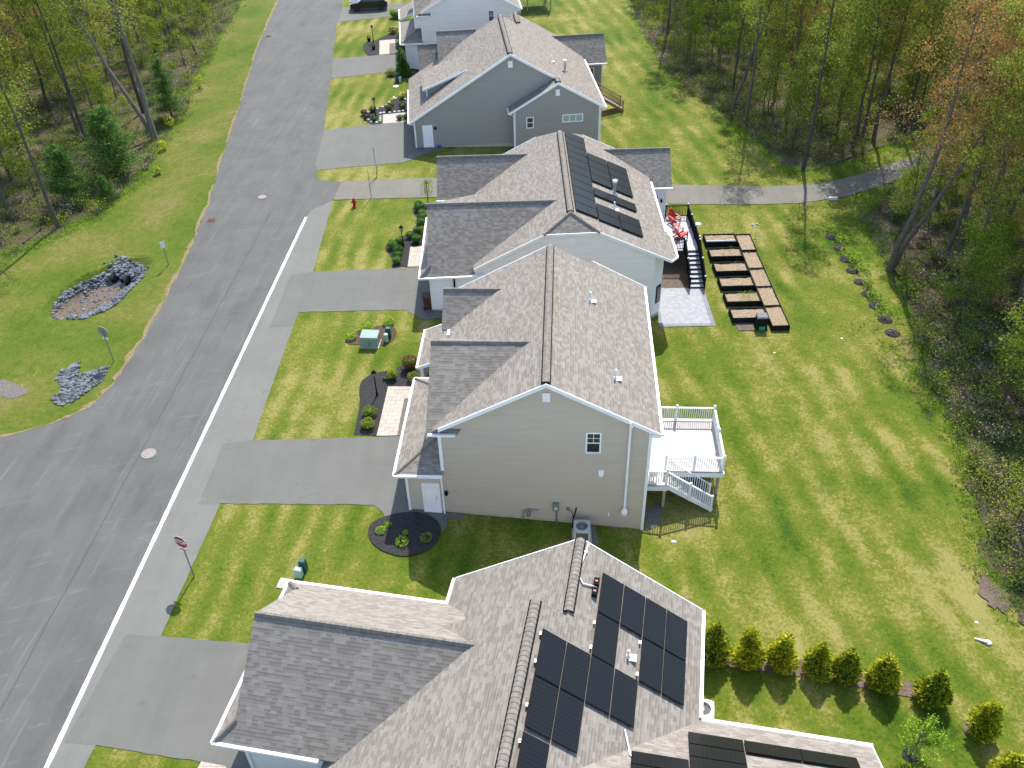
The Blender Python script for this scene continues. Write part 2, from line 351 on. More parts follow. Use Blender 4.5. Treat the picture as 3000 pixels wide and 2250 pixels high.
    def mesh(s, name, mat, uv=True, smooth=False):
        me = bpy.data.meshes.new(name); me.from_pydata(s.v, [], s.f); me.update()
        if mat: me.materials.append(mat)
        if uv:
            L = me.uv_layers.new(name='UVMap').data
            for p in me.polygons:
                n = p.normal
                h = Vector((-n.y, n.x, 0))
                h = h.normalized() if h.length > .02 else Vector((1, 0, 0))
                w = n.cross(h)
                for li in p.loop_indices:
                    c = me.vertices[me.loops[li].vertex_index].co; L[li].uv = (c.dot(h), c.dot(w))
        if smooth:
            for p in me.polygons: p.use_smooth = True
        return me
    def build(s, name, mat, parent=None, uv=True, smooth=False):
        o = bpy.data.objects.new(name, s.mesh(name, MT[mat] if isinstance(mat, str) else mat, uv, smooth)); COL.objects.link(o)
        if parent: o.parent = parent
        return o
def tag(o, label=None, cat=None, group=None, kind=None):
    if label: o['label'] = label
    if cat: o['category'] = cat
    if group: o['group'] = group
    if kind: o['kind'] = kind
    return o
def empty(name, loc, rz=0., label=None, cat=None, group=None):
    o = bpy.data.objects.new(name, None); COL.objects.link(o); o.location = loc; o.rotation_euler = (0, 0, rz); o.empty_display_size = .2
    return tag(o, label, cat, group)
def copy_tree(o, loc=None, rz=None, label=None, sc=None, parent=None):
    c = o.copy(); COL.objects.link(c)
    if parent: c.parent = parent
    if loc is not None: c.location = loc
    if rz is not None: c.rotation_euler = (c.rotation_euler.x, c.rotation_euler.y, rz)
    if sc is not None: c.scale = (sc, sc, sc) if not isinstance(sc, tuple) else sc
    if label: c['label'] = label
    for ch in list(o.children): copy_tree(ch, parent=c)
    return c

# ---------------------------------------------------------------- ground sheets
STEP = 1.5
def axis(lo, hi, far, f0, f1):
    k0, k1 = math.ceil(lo / STEP), math.floor(hi / STEP); L = [-far, -far * .6, lo - 40, lo - 15] + [k * STEP for k in range(k0, k1 + 1)] + [hi + 15, hi + 40, far * .6, far]
    n = int((f1 - f0) / .3); return sorted(set([round(q, 4) for q in L] + [round(f0 + i * .3, 4) for i in range(n)]))
GX = axis(-84, 66, 420, -39, -28.2); GY = axis(-9, 150, 420, 46.5, 59.4)
def sheet(name, pts, off, mat, kind='structure', label=None, jitter=0., flat=False):
    """a sheet lying on the ground along the given outline (world x, y)"""
    pts = [Vector((p[0], p[1], 0)) for p in pts]
    if jitter:
        q = []
        for a, b in zip(pts, pts[1:] + pts[:1]):
            n = max(1, int((b - a).length / .45))
            for i in range(n):
                p = a.lerp(b, i / n); q.append(p + Vector((rnd.uniform(-jitter, jitter), rnd.uniform(-jitter, jitter), 0)))
        pts = q
    bm = bmesh.new(); f = bm.faces.new([bm.verts.new(p) for p in pts]); f.normal_update()
    if f.normal.z < 0: f.normal_flip()
    xs = [p.x for p in pts]; ys = [p.y for p in pts]
    for ax, lo, hi in ((0, min(xs), max(xs)), (1, min(ys), max(ys))):
        for c_ in (GX, GY)[ax]:
            if not lo < c_ < hi or flat: continue
            co = [0, 0, 0]; no = [0, 0, 0]; co[ax] = c_; no[ax] = 1
            bmesh.ops.bisect_plane(bm, geom=bm.verts[:] + bm.edges[:] + bm.faces[:], plane_co=co, plane_no=no)
    bmesh.ops.triangulate(bm, faces=bm.faces[:])
    for v in bm.verts: v.co.z = (0 if flat else T(v.co.x, v.co.y)) + off
    me = bpy.data.meshes.new(name); bm.to_mesh(me); bm.free(); me.materials.append(MT[mat])
    L = me.uv_layers.new(name='UVMap').data
    for p in me.polygons:
        for li in p.loop_indices:
            c = me.vertices[me.loops[li].vertex_index].co; L[li].uv = (c.x, c.y)
    o = bpy.data.objects.new(name, me); COL.objects.link(o); o['kind'] = kind
    return o
def PX(*pts): return [G(*p).xy for p in pts]
def smooth_px(*pts, n=5, closed=True):
    """a rounded outline through photo points, on the ground"""
    P = [G(*p).xy for p in pts]; out = []; k = len(P)
    for i in range(k if closed else k - 1):
        a, b, c, d = (P[(i - 1) % k], P[i], P[(i + 1) % k], P[(i + 2) % k]) if closed else (P[max(i - 1, 0)], P[i], P[min(i + 1, k - 1)], P[min(i + 2, k - 1)])
        for j in range(n):
            t = j / n
            out.append(.5 * ((2 * b) + (c - a) * t + (2 * a - 5 * b + 4 * c - d) * t * t + (3 * b - a - 3 * c + d) * t ** 3))
    return out

# ---------------------------------------------------------------- houses
class House:
    def __init__(s, name, label, origin, yaw, siding):
        s.root = empty(name, (origin[0], origin[1], 0), R(yaw), label, 'house'); s.siding = siding
        s.o = Vector((origin[0], origin[1], 0)); s.yaw = R(yaw)
        s.wall = MB(); s.roof = MB(); s.found = MB(); s.rn = 'roof'; s.roofs = []
    def W(s, u, v, z=0.):
        c, k = math.cos(s.yaw), math.sin(s.yaw); return Vector((s.o.x + u * c - v * k, s.o.y + u * k + v * c, z))
    def ground(s, u, v): p = s.W(u, v); return T(p.x, p.y)
    def plane(s, *pts, t=.1): s.roof.slab(pts, t)
    def newroof(s, name):
        s.roofs.append((s.rn, s.roof)); s.rn = name; s.roof = MB()
    def rake(s, p, q, h=.2): m = MB(); m.beam((p[0], p[1], p[2] - h / 2 + .015), (q[0], q[1], q[2] - h / 2 + .015), .05, h); m.build('rake_board', 'white', s.root)
    def gutter(s, p, q): m = MB(); m.beam((p[0], p[1], p[2] - .06), (q[0], q[1], q[2] - .06), .13, .12); m.build('gutter', 'white_m', s.root)
    def corner(s, u, v, z0, z1, w=.13): m = MB(); m.box(u - w / 2, u + w / 2, v - w / 2, v + w / 2, z0, z1); m.build('corner_board', 'white', s.root)
    def ridgecap(s, p, q): # rounded cap shingles
        p = Vector(p); q = Vector(q); d = (q - p).normalized(); side = Vector((-d.y, d.x, 0)).normalized() * .125
        n = max(1, int((q - p).length / .2)); cap = MB()
        for i in range(n):
            a = p.lerp(q, i / n); b = p.lerp(q, (i + 1.12) / n); up = Vector((0, 0, .05)); up2 = Vector((0, 0, .072))
            dn = Vector((0, 0, -.05))
            cap.add([a + side + dn, a + side * .4 + up, a - side * .4 + up, a - side + dn, b + side + dn, b + side * .4 + up2, b - side * .4 + up2, b - side + dn],
                      [(0, 1, 5, 4), (1, 2, 6, 5), (2, 3, 7, 6), (4, 5, 6, 7), (3, 2, 1, 0)])
        cap.build('ridge_cap', 'ridge', s.root)
    def ridgevent(s, p, q):
        p = Vector(p); q = Vector(q); d = (q - p).normalized(); side = Vector((-d.y, d.x, 0)).normalized()
        vb = MB(); vt = MB(); vb.beam(p - Vector((0, 0, .03)), q - Vector((0, 0, .03)), .44, .1)
        w = side * .18; z = Vector((0, 0, 1)); n = max(1, int((q - p).length / .2))
        for i in range(n):
            a = p.lerp(q, i / n); b = p.lerp(q, (i + 1.05) / n)
            vt.add([a + w + z * .005, a + w * .35 + z * .085, a - w * .35 + z * .085, a - w + z * .005, b + w + z * .02, b + w * .35 + z * .1, b - w * .35 + z * .1, b - w + z * .02],
                       [(0, 1, 5, 4), (1, 2, 6, 5), (2, 3, 7, 6), (4, 5, 6, 7), (3, 2, 1, 0)])
        vt.build('vent_cap', 'ridge', vb.build('ridge_vent', 'black', s.root))
    def crossgable(s, vr, zr, uw, ue, vn, vf, ze, un=None, uf=None, ww=None, caps=True):
        """a gable whose ridge runs along u from its street end uw to the main roof at ue; slopes to eaves vn and vf"""
        un = un if un is not None else ue; uf = uf if uf is not None else un; s.newroof('gable_roof')
        s.plane((uw, vr, zr), (ue, vr, zr), (un, vn, ze), (uw, vn, ze))
        s.plane((uw, vr, zr), (ue, vr, zr), (uf, vf, ze), (uw, vf, ze))
        o = .04 if uw < ue else -.04; s.newroof('roof'); s.rake((uw + o, vr, zr - .09), (uw + o, vn, ze - .09)); s.rake((uw + o, vr, zr - .09), (uw + o, vf, ze - .09))
        if caps: s.ridgecap((uw, vr, zr), (ue, vr, zr))
    def pipe(s, u, v, z, h=.55, r=.05, mat='white_m', name='vent_pipe'):
        m = MB(); m.tube([(u, v, z - .2), (u, v, z + h)], r, 10); m.cbox((u + .1, v, z - .02), (.42, .3, .04)); m.lathe([(r * 2.4, -.02), (r * 1.3, .1)], (u, v, z), 10); m.build(name, mat, s.root)
    def chimney(s, u, v, z, h=1.0):
        m = MB(); m.lathe([(.24, -.15), (.24, .02), (.12, .12), (.1, .14), (.1, h - .16)], (u, v, z), 14); c = m.build('flue_pipe', 'alu', s.root, smooth=False)
        k = MB(); k.lathe([(.1, h - .2), (.17, h - .14), (.17, h), (.1, h + .03)], (u, v, z), 14); k.build('flue_cap', 'white_m', c)
    def window(s, u0, u1, z0, z1, v=0., grid=(1, 2), glass='glass', fr=.075, top_grid=False):
        f = MB(); t = .045
        for a in (u0, u1 - fr): f.box(a, a + fr, v - t, v + .02, z0, z1)
        for a in (z0, z1 - fr): f.box(u0 + fr, u1 - fr, v - t, v + .02, a, a + fr)
        for i in range(1, grid[0]):
            x = lerp(u0 + fr, u1 - fr, i / grid[0]); f.box(x - .03, x + .03, v - t, v + .02, z0 + fr, z1 - fr)
        for i in range(1, grid[1]):
            x = lerp(z0 + fr, z1 - fr, i / grid[1]); f.box(u0 + fr, u1 - fr, v - t + .004, v + .02, x - .025, x + .025)
        w = MB().build('window', 'white_m', s.root) if False else f.build('window', 'white_m', s.root)
        if top_grid:
            g = MB(); zm = (z0 + z1) / 2; g.box((u0 + u1) / 2 - .012, (u0 + u1) / 2 + .012, v - .032, v - .016, zm, z1 - fr); zc = (zm + z1 - fr) / 2; g.box(u0 + fr, u1 - fr, v - .032, v - .0165, zc - .012, zc + .012); g.build('glazing_bar', 'white_m', w)
        p = MB(); p.box(u0 + fr, u1 - fr, v - .015, v + .01, z0 + fr, z1 - fr); p.build('pane', glass, w)
    def door(s, u0, u1, z0, z1, v=0., side='x'):
        f = MB(); fr = .09
        for a in (u0, u1 - fr): f.box(a, a + fr, v - .05, v + .02, z0, z1)
        f.box(u0 + fr, u1 - fr, v - .05, v + .02, z1 - fr, z1); f.box(u0, u1, v - .09, v + .02, z0 - .08, z0 - .002)
        p = MB(); p.box(u0 + fr, u1 - fr, v - .03, v + .01, z0, z1 - fr)
        w = u1 - u0 - 2 * fr
        for i in range(2):
            for j, (za, zb) in enumerate(((.08, .3), (.36, .62), (.68, .93))):
                a = u0 + fr + w * (.12 + .43 * i); hh = z1 - fr - z0; p.box(a, a + w * .33, v - .036, v - .03, z0 + hh * za, z0 + hh * zb)
        d = p.build('door', 'white_m', s.root); f.build('door_frame', 'white_m', d)
        h = MB(); h.tube([(u1 - fr - .1, v - .03, z0 + .92), (u1 - fr - .1, v - .09, z0 + .92), (u1 - fr - .2, v - .09, z0 + .92)], .018, 8); h.lathe([(.03, 0), (.03, .03)], (u1 - fr - .1, v - .06, z0 + 1.05), 8); h.build('door_handle', 'alu', d)
    def garage_door(s, v0, v1, z0, z1, u=0.):
        p = MB(); n = 4
        for i in range(n):
            a = lerp(z0, z1, i / n); b = lerp(z0, z1, (i + 1) / n); p.box(u - .03, u + .02, v0, v1, a + .01, b - .01)
            for j in range(6):
                x = lerp(v0, v1, (j + .12) / 6); y = lerp(v0, v1, (j + .88) / 6); p.box(u - .042, u - .03, x, y, a + .1, b - .1)
        d = p.build('garage_door', 'white_m', s.root)
        f = MB(); f.box(u - .05, u + .02, v0 - .12, v0, z0, z1 + .12); f.box(u - .05, u + .02, v1, v1 + .12, z0, z1 + .12); f.box(u - .05, u + .02, v0, v1, z1, z1 + .12); f.build('door_frame', 'white_m', d)
    def winu(s, v0, v1, z0, z1, u, out=-1, glass='glass'):
        """window in a street- or garden-facing wall"""
        f = MB(); fr = .08; a, b = sorted((u + out * .05, u - out * .02))
        for x in (v0, v1 - fr): f.box(a, b, x, x + fr, z0, z1)
        for x in (z0, z1 - fr, (z0 + z1) / 2 - .03): f.box(a, b, v0 + fr, v1 - fr, x, x + (fr if x != (z0 + z1) / 2 - .03 else .06))
        w = f.build('window', 'white_m', s.root); a, b = sorted((u + out * .015, u - out * .01))
        p = MB(); p.box(a, b, v0 + fr, v1 - fr, z0 + fr, z1 - fr); p.build('pane', glass, w)
    def lantern(s, u, z, v=0.):
        m = MB(); m.box(u - .05, u + .05, v - .03, v + .02, z - .1, z + .1); m.lathe([(.03, -.14), (.075, -.1), (.09, .08), (.03, .16)], (u, v - .13, z), 8); m.build('wall_lantern', 'black', s.root)
    def gvent(s, u0, u1, z0, z1, v=0., name='gable_vent'):
        m = MB(); m.box(u0, u1, v - .05, v + .02, z0, z1)
        for i in range(5):
            z = lerp(z0, z1, (i + .5) / 5); m.box(u0 + .04, u1 - .04, v - .062, v - .05, z - .02, z + .015)
        m.build(name, 'white_m', s.root)
    def panel(s, u0, v0, z0, slope, du, dv, along='u'):
        """one solar panel lying 0.1 m above the roof plane z = z0 - slope * (u - u0)"""
        f = lambda u, v, k: (u, v, z0 - slope * (u - u0) + k) if along == 'u' else (u, v, z0 - slope * (v - v0) + k)
        e = .012; b = MB(); U0, U1, V0, V1 = u0 + e, u0 + du - e, v0 + e, v0 + dv - e
        b.hexa([f(U0, V0, .1), f(U1, V0, .1), f(U1, V1, .1), f(U0, V1, .1)], [f(U0, V0, .145), f(U1, V0, .145), f(U1, V1, .145), f(U0, V1, .145)])
        p = b.build('solar_panel', 'black', s.root)
        g = MB(); i = .02; g.face([f(U0 + i, V0 + i, .1485), f(U1 - i, V0 + i, .1485), f(U1 - i, V1 - i, .1485), f(U0 + i, V1 - i, .1485)]); g.build('panel_glass', 'solar', p)
    def finish(s):
        for mb, nm, mt in ((s.wall, 'wall', s.siding), (s.found, 'foundation', 'concrete')):
            if mb.f: mb.build(nm, mt, s.root)
        s.newroof(''); main = MB()
        for nm, mb in s.roofs:
            if nm == 'roof': main.add(mb.v, mb.f)
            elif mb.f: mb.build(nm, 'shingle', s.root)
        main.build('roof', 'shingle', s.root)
        return s.root

def two_storey(name, label, origin, yaw, siding, bay_u=1.5, bay_z=5.2, win=(8.9, 9.64, 4.21, 5.54), win_glass='glass'):
    h = House(name, label, origin, yaw, siding)
    zr, sl = 8.62, .548; ur = 7.02; mz = lambda u: zr - sl * abs(u - ur)
    gz = lambda u, v: h.ground(u, v)
    # walls
    h.wall.prism([(1.87, -.1), (1.87, mz(1.87) - .12), (ur, zr - .12), (11.99, mz(11.99) - .12), (11.99, -1.15), (6.5, -.35)], 0, 11.95)
    h.wall.prism([(8.7, -.8), (8.7, mz(8.7) - .12 - .001), (9.4, mz(9.4) - .12 - .001), (11.985, mz(11.985) - .121), (11.985, -1.15)], 11.95, 12.35)
    h.wall.box(0, 1.87, 0, 7.15, .05, 2.72)
    h.found.box(.03, 1.9, .03, 7.1, -.6, .05); h.found.box(1.9, 11.96, .03, 11.92, -2.2, -.1)
    # main roof
    v0, v1 = -.22, 12.15
    h.plane((ur, v0, zr), (ur, v1, zr), (1.62, v1, mz(1.62)), (1.62, v0, mz(1.62)))
    h.plane((ur, v0, zr), (12.4, v0, mz(12.4)), (12.4, v1 + .4, mz(12.4)), (9.4, v1 + .4, mz(9.4)), (9.4, v1, mz(9.4)), (ur, v1, zr))
    h.plane((9.4, v1, mz(9.4)), (9.4, v1 + .4, mz(9.4)), (8.4, v1 + .4, mz(9.4) - .55), (8.4, v1, mz(9.4) - .55))
    h.rake((ur, v0 - .02, zr), (12.4, v0 - .02, mz(12.4)), .22); h.rake((ur, v0 - .02, zr), (1.9, v0 - .02, mz(1.9)), .22)
    h.rake((ur, v1 + .02, zr), (1.62, v1 + .02, mz(1.62))); h.rake((9.4, v1 + .42, mz(9.4)), (12.4, v1 + .42, mz(12.4)))
    h.gutter((12.47, v0, mz(12.4)), (12.47, v1 + .4, mz(12.4))); m = MB(); m.box(11.95, 12.4, v0 - .03, v0 + .02, mz(12.4) - .22, mz(12.4) - .04); m.build('eave_return', 'white', h.root)
    h.gutter((1.55, 7.6, mz(1.62)), (1.55, 8.1, mz(1.62)))
    h.ridgevent((ur, v0 + .08, zr + .02), (ur, v1 - .2, zr + .02))
    # front gables of the upper floor
    h.crossgable(3.64, 8.1, 1.3, 6.2, -.21, 7.49, 5.5, un=1.32 + 1.45)
    h.wall.prismu([(.004, bay_z), (.004, 5.45), (3.64, 7.95), (7.28, 5.45), (7.28, bay_z)], bay_u, 2.4)
    h.gutter((1.4, -.27, 5.5), (2.72, -.27, 5.5))
    h.corner(bay_u + .05, .05, bay_z, 5.42, .12); h.corner(bay_u + .05, 7.24, bay_z, 5.42, .12)
    h.crossgable(9.9, 7.1, 1.15, 4.3, 8.15, 11.65, 5.62, un=1.15 + .9)
    h.wall.prismu([(8.35, 3.4), (8.35, 5.68), (9.9, 6.97), (11.45, 5.68), (11.45, 3.4)], 1.5, 2.6)
    h.corner(1.5, 8.36, 3.4, 5.6, .12)
    # pent roof over the garage, hipped at both ends
    a, b, e, t = (-.47, -.25, 2.76), (-.47, 7.4, 2.76), 2.33, 3.74
    h.newroof('garage_roof'); h.plane(a, b, (1.87, 7.4 - e, t), (1.87, -.25 + e, t)); h.plane(a, (1.87, -.25 + e, t), (1.87, -.25, 2.76)); h.plane(b, (1.87, 7.4 - e, t), (1.87, 7.4, 2.76))
    h.ridgecap(a, (1.87, -.25 + e, t)); h.ridgecap(b, (1.87, 7.4 - e, t))
    h.gutter((-.53, -.3, 2.76), (-.53, 7.45, 2.76)); h.gutter((-.53, -.31, 2.76), (1.9, -.31, 2.76)); h.gutter((-.53, 7.46, 2.76), (.3, 7.46, 2.76))
    # porch roof
    h.newroof('porch_roof')
    h.plane((-.47, 8.45, 2.76), (-.47, 12.1, 2.76), (1.87, 12.1, 3.74), (1.87, 8.45, 3.74)); h.gutter((-.53, 8.4, 2.76), (-.53, 12.15, 2.76))
    h.rake((-.47, 8.43, 2.76), (1.87, 8.43, 3.74)); h.rake((-.47, 12.12, 2.76), (1.87, 12.12, 3.74)); h.newroof('roof')
    for v in (8.7, 11.85): h.corner(-.3, v, gz(-.3, v) - .1, 2.66, .18)
    # trim
    h.corner(.02, .02, -.02, 2.68); h.corner(1.9, .02, 2.9, 5.4, .16); h.corner(11.95, .02, -1.15, mz(11.99) - .14, .14); h.corner(11.95, 12.33, -1.15, mz(11.99) - .14, .14)
    ds = MB(); ds.tube([(1.72, -.1, 2.66), (1.8, -.12, 2.3), (1.8, -.12, -.25), (1.8, -.5, -.45)], .045, 6); ds.build('downspout', 'white_m', h.root)
    h.door(.74, 1.66, -.02, 1.98); h.lantern(1.98, 1.35); h.window(*win, grid=(1, 2), top_grid=True, glass=win_glass); h.gvent(6.85, 7.21, 7.4, 7.94)
    h.garage_door(1.1, 6.0, .02, 2.3); h.lantern(-.02, 1.9, .6)
    h.winu(2.6, 4.6, 5.55, 6.85, bay_u); h.winu(9.3, 10.5, 4.6, 5.7, 1.5)
    h.winu(3, 4.2, 3.9, 5.1, 11.99, 1); h.winu(7, 8.8, .8, 2.6, 11.99, 1); h.winu(8.2, 9.4, 3.9, 5.1, 11.99, 1)
    return h
# ---------------------------------------------------------------- the houses
# beige two-storey house in the middle
B = two_storey('beige_house', 'beige two-storey house with a white deck at its back and a brown shingle roof', (-7.69, 31.76), 0., 'tan')
mzB = lambda u: 8.62 - .548 * abs(u - 7.02)
B.pipe(9.2, 8.35, mzB(9.2)); B.pipe(10.33, 2.5, mzB(10.33))
m = MB(); m.box(9.58, 9.84, -.07, .01, 2.78, 3.1); m.box(9.62, 9.8, -.11, .01, 2.7, 2.8); m.build('wall_vent', 'white_m', B.root)
m = MB(); m.tube([(10.95, -.32, mzB(10.95) + .02), (10.95, -.3, 6.15), (10.97, -.13, 5.9), (10.97, -.1, .5)], .062, 10); m.lathe([(.05, .1), (.14, .18), (.18, .35), (.14, .5), (.06, .6)], (10.97, -.19, 0), 12); m.box(10.9, 11.06, -.32, -.2, 6.12, 6.3)
m.build('vent_stack', 'white_m', B.root)
for k, z in enumerate((1.6, 3.2, 4.6)):
    pass
m = MB(); m.box(6.02, 6.22, -.22, -.02, -.1, .28); m.tube([(5.85, -.12, -.5), (5.85, -.12, .18), (6.6, -.12, .26), (6.6, -.02, .1)], .028, 8); m.lathe([(.02, 0), (.1, .02), (.1, .12), (.02, .14)], (6.12, -.2, .02), 10); m.build('gas_meter', 'galv', B.root)
m = MB(); m.box(7.36, 7.66, -.16, 0, .25, .78); m.tube([(7.55, -.1, .3), (7.55, -.1, -.75)], .035, 8); e = m.build('electric_meter', 'galv', B.root)
k = MB(); k.tube([(7.51, -.16, .5), (7.51, -.23, .5)], .095, 14); k.build('meter_glass', 'lamp_glass', e)
m = MB(); m.box(8.05, 8.2, -.1, 0, .22, .42); m.build('junction_box', 'galv', B.root)
m = MB(); m.tube([(8.55, -.02, .4), (8.5, -.09, .1), (8.38, -.1, -.4), (8.4, -.3, -.8), (8.62, -.6, -.9)], .035, 8); m.tube([(8.2, -.06, .3), (8.35, -.1, .1), (8.42, -.1, -.3)], .014, 6); m.build('refrigerant_hose', 'black', B.root)
m = MB(); m.tube([(10.2, 0, .05), (10.2, -.14, -.02)], .035, 8); m.build('drain_pipe', 'white_m', B.root)
B.finish()

# white single-storey house with panels, beyond the beige one
C = House('white_house_with_panels', 'white single-storey house with black solar panels and a black-railed deck', (-8.69, 49.96), 3.6, 'white_s')
ml = lambda u: 6.6 - .522 * (9.25 - u); mr = lambda u: 6.6 - .47 * (u - 9.25)
v0, v1 = -.22, 14.75
C.wall.prism([(3.0, 0), (3.0, ml(3.0) - .13), (7.6, ml(7.6) - .13), (10.9, mr(10.9) - .13), (14.75, mr(14.75) - .13), (14.75, -.95), (9, -.45)], 0, 14.55)
C.wall.add([(14.75, 0, -.95), (15.45, .75, -1.0), (15.45, 14.5, -1.0), (14.75, 14.5, -.95), (14.75, 0, mr(14.75) - .14), (15.45, .75, mr(15.45) - .14), (15.45, 14.5, mr(15.45) - .14), (14.75, 14.5, mr(14.75) - .14)],
           [(3, 2, 1, 0), (4, 5, 6, 7), (0, 1, 5, 4), (1, 2, 6, 5), (2, 3, 7, 6), (3, 0, 4, 7)])
C.wall.box(0, 3.0, 0, 7.0, .1, 2.8); C.wall.prismu([(.003, 2.7), (3.45, 6.02), (6.9, 2.7)], .08, 3.4)
C.found.box(.03, 3.0, .03, 6.95, -.5, .1); C.found.box(3.0, 14.72, .04, 14.5, -2, 0); C.found.add([(14.7, .06, -2.2), (15.4, .8, -2.2), (15.4, 14.4, -2.2), (14.7, 14.4, -2.2), (14.7, .06, -.9), (15.4, .8, -.9), (15.4, 14.4, -.9), (14.7, 14.4, -.9)], [(0, 1, 5, 4), (1, 2, 6, 5), (2, 3, 7, 6), (3, 0, 4, 7)])
# clipped gable roof
pk0, pk1 = (9.25, .95, 6.6), (9.25, 13.6, 6.6)
C.plane(pk0, pk1, (7.5, v1, ml(7.5)), (2.9, v1, ml(2.9)), (2.9, v0, ml(2.9)), (7.5, v0, ml(7.5)))
C.plane(pk0, pk1, (11.05, v1, mr(11.05)), (15.9, v1, mr(15.9)), (15.9, 3.6, mr(15.9)), (16.25, 3.1, mr(16.25)), (16.25, .6, mr(16.25)), (15.75, v0, mr(15.75)), (11.05, v0, mr(11.05)))
C.plane(pk0, (7.5, v0, ml(7.5)), (11.05, v0, mr(11.05))); C.plane(pk1, (7.5, v1, ml(7.5)), (11.05, v1, mr(11.05)))
C.rake((7.5, v0 - .02, ml(7.5)), (2.95, v0 - .02, ml(2.95))); C.rake((11.05, v0 - .02, mr(11.05)), (15.75, v0 - .02, mr(15.75))); C.rake((7.5, v0 - .02, ml(7.5)), (11.05, v0 - .02, mr(11.05)), .14)
C.rake((7.5, v1 + .02, ml(7.5)), (2.9, v1 + .02, ml(2.9))); C.rake((11.05, v1 + .02, mr(11.05)), (15.9, v1 + .02, mr(15.9)))
C.gutter((15.97, 3.65, mr(15.9)), (15.97, 11.2, mr(15.9))); C.gutter((16.31, .6, mr(16.25)), (16.31, 3.15, mr(16.25))); C.gutter((15.75, v0 - .05, mr(15.8)), (16.31, .6, mr(16.25)))
C.ridgevent((9.25, 1.05, 6.62), (9.25, 13.5, 6.62)); C.ridgecap((9.25, .95, 6.6), (7.5, v0, ml(7.5))); C.ridgecap((9.25, .95, 6.6), (11.05, v0, mr(11.05)))
C.crossgable(3.45, 6.15, -.08, 8.45, -.22, 7.12, 2.84, un=2.6)
C.crossgable(12.6, 5.28, .0, 6.75, 10.25, 14.95, 2.92, un=2.5)
C.wall.prismu([(10.5, -.2), (10.5, 2.95), (12.6, 5.1), (14.7, 2.95), (14.7, -.2)], .25, 3.4)
C.gutter((-.05, 10.19, 2.92), (2.55, 10.19, 2.92))
# narrow pent strip over the garage door
C.newroof('garage_roof'); C.plane((-.6, -.26, 2.78), (-.6, 7.9, 2.78), (.06, 7.3, 3.35), (.06, .3, 3.35)); C.plane((-.6, -.26, 2.78), (.06, .3, 3.35), (.06, -.26, 2.78))
C.gutter((-.66, -.3, 2.78), (-.66, 7.95, 2.78)); C.gutter((-.66, -.31, 2.78), (3.75, -.31, 2.86)); C.ridgecap((-.6, -.26, 2.78), (.06, .3, 3.35))
C.newroof('porch_roof'); C.plane((-.1, 7.2, 2.8), (-.1, 10.2, 2.8), (3.0, 10.2, 3.4), (3.0, 7.2, 3.4))
# rear wing
C.newroof('roof'); C.crossgable(13.6, 5.0, 17.6, 12.4, 11.3, 15.9, 2.9, un=15.6)
C.wall.prismu([(11.5, -1.0), (11.5, 2.9), (13.6, 4.85), (15.7, 2.9), (15.7, -1.0)], 14.6, 17.25); C.gutter((15.95, 11.24, 2.9), (17.65, 11.24, 2.9)); C.found.box(14.6, 17.2, 11.54, 15.65, -2.4, -1.0)
C.corner(17.22, 11.52, -1.0, 2.8, .1)
m = MB(); m.box(15.75, 16.6, 11.46, 11.52, .1, 2.15); d = m.build('patio_door', 'black', C.root); m = MB(); m.box(15.83, 16.5, 11.445, 11.46, .25, 2.05); m.build('pane', 'glass', d); C.lantern(16.9, 1.75, 11.49)
m = MB(); m.beam((15.05, .28, .55), (15.38, .64, .55), .05, 1.35); d = m.build('window', 'black', C.root); m = MB(); m.beam((15.1, .31, .55), (15.37, .6, .55), .05, 1.2); m.build('pane', 'glass', d)
C.corner(.02, .02, .1, 2.75, .1)
m = MB(); m.box(1.55, 1.66, -.09, 0, 0, 2.8); m.build('downspout', 'black', C.root)
C.gvent(9.1, 9.5, 4.75, 5.3); C.garage_door(1., 6.2, .05, 2.35); C.lantern(-.02, 1.9, .5); C.winu(11.6, 13.6, .6, 2.3, .25); C.winu(2.6, 4.4, 3.3, 4.4, .08)
for i in range(11): C.panel(9.62, 1.4 + i * 1.13, mr(9.62), .47, 1.48, 1.12)
for u in (11.12, 12.61):
    for i in range(4): C.panel(u, 6.85 + i * 1.145, mr(u), .47, 1.47, 1.13)
    C.panel(u, 4.72, mr(u), .47, 1.47, 1.13)
    for i in range(2): C.panel(u, 1.28 + i * 1.14, mr(u), .47, 1.47, 1.13)
C.chimney(12.67, 6.38, mr(12.67), 1.05); C.pipe(12.4, 3.85, mr(12.4), .6)
C.finish()

# gray house
D = House('gray_house', 'gray single-storey house with white trim, a long shed dormer and wooden stairs at its back', (-13.27, 75.99), 8.2, 'gray_s')
dl = lambda u: 8.0 - .61 * (8.7 - u); dr = lambda u: 8.0 - .578 * (u - 8.7)
v0 = -.22
D.wall.prism([(0, 0), (0, dl(0) - .13), (8.7, 7.87), (16.45, dr(16.45) - .13), (16.45, -.25), (9, -.1)], 0, 10.4)
D.wall.prism([(8.85, -.2), (8.85, dr(16.55) - .13), (12.7, dr(12.7) - .131), (16.455, dr(16.455) - .131), (16.455, -.3)], -1.1, 0)
D.wall.prism([(5, 0), (5, 3.2), (10.5, dr(10.5) - .13), (16.44, dr(16.44) - .131), (16.44, -.3)], 10.4, 14.4)
D.found.box(.03, 16.4, .03, 14.3, -2.4, -.05); D.found.box(8.88, 16.42, -1.07, .03, -2.4, -.2)
D.plane((8.7, v0, 8.), (8.7, 10.65, 8.), (-.42, 10.65, dl(-.42)), (-.42, v0, dl(-.42)))
D.plane((8.7, v0, 8.), (8.7, 10.65, 8.), (10.5, 10.65, dr(10.5)), (10.5, 14.6, dr(10.5)), (16.9, 14.6, dr(16.9)), (16.9, -1.3, dr(16.9)), (12.7, -1.3, dr(12.7)), (12.7, v0, dr(12.7)))
zb = dr(12.7); zbe = dr(16.95)
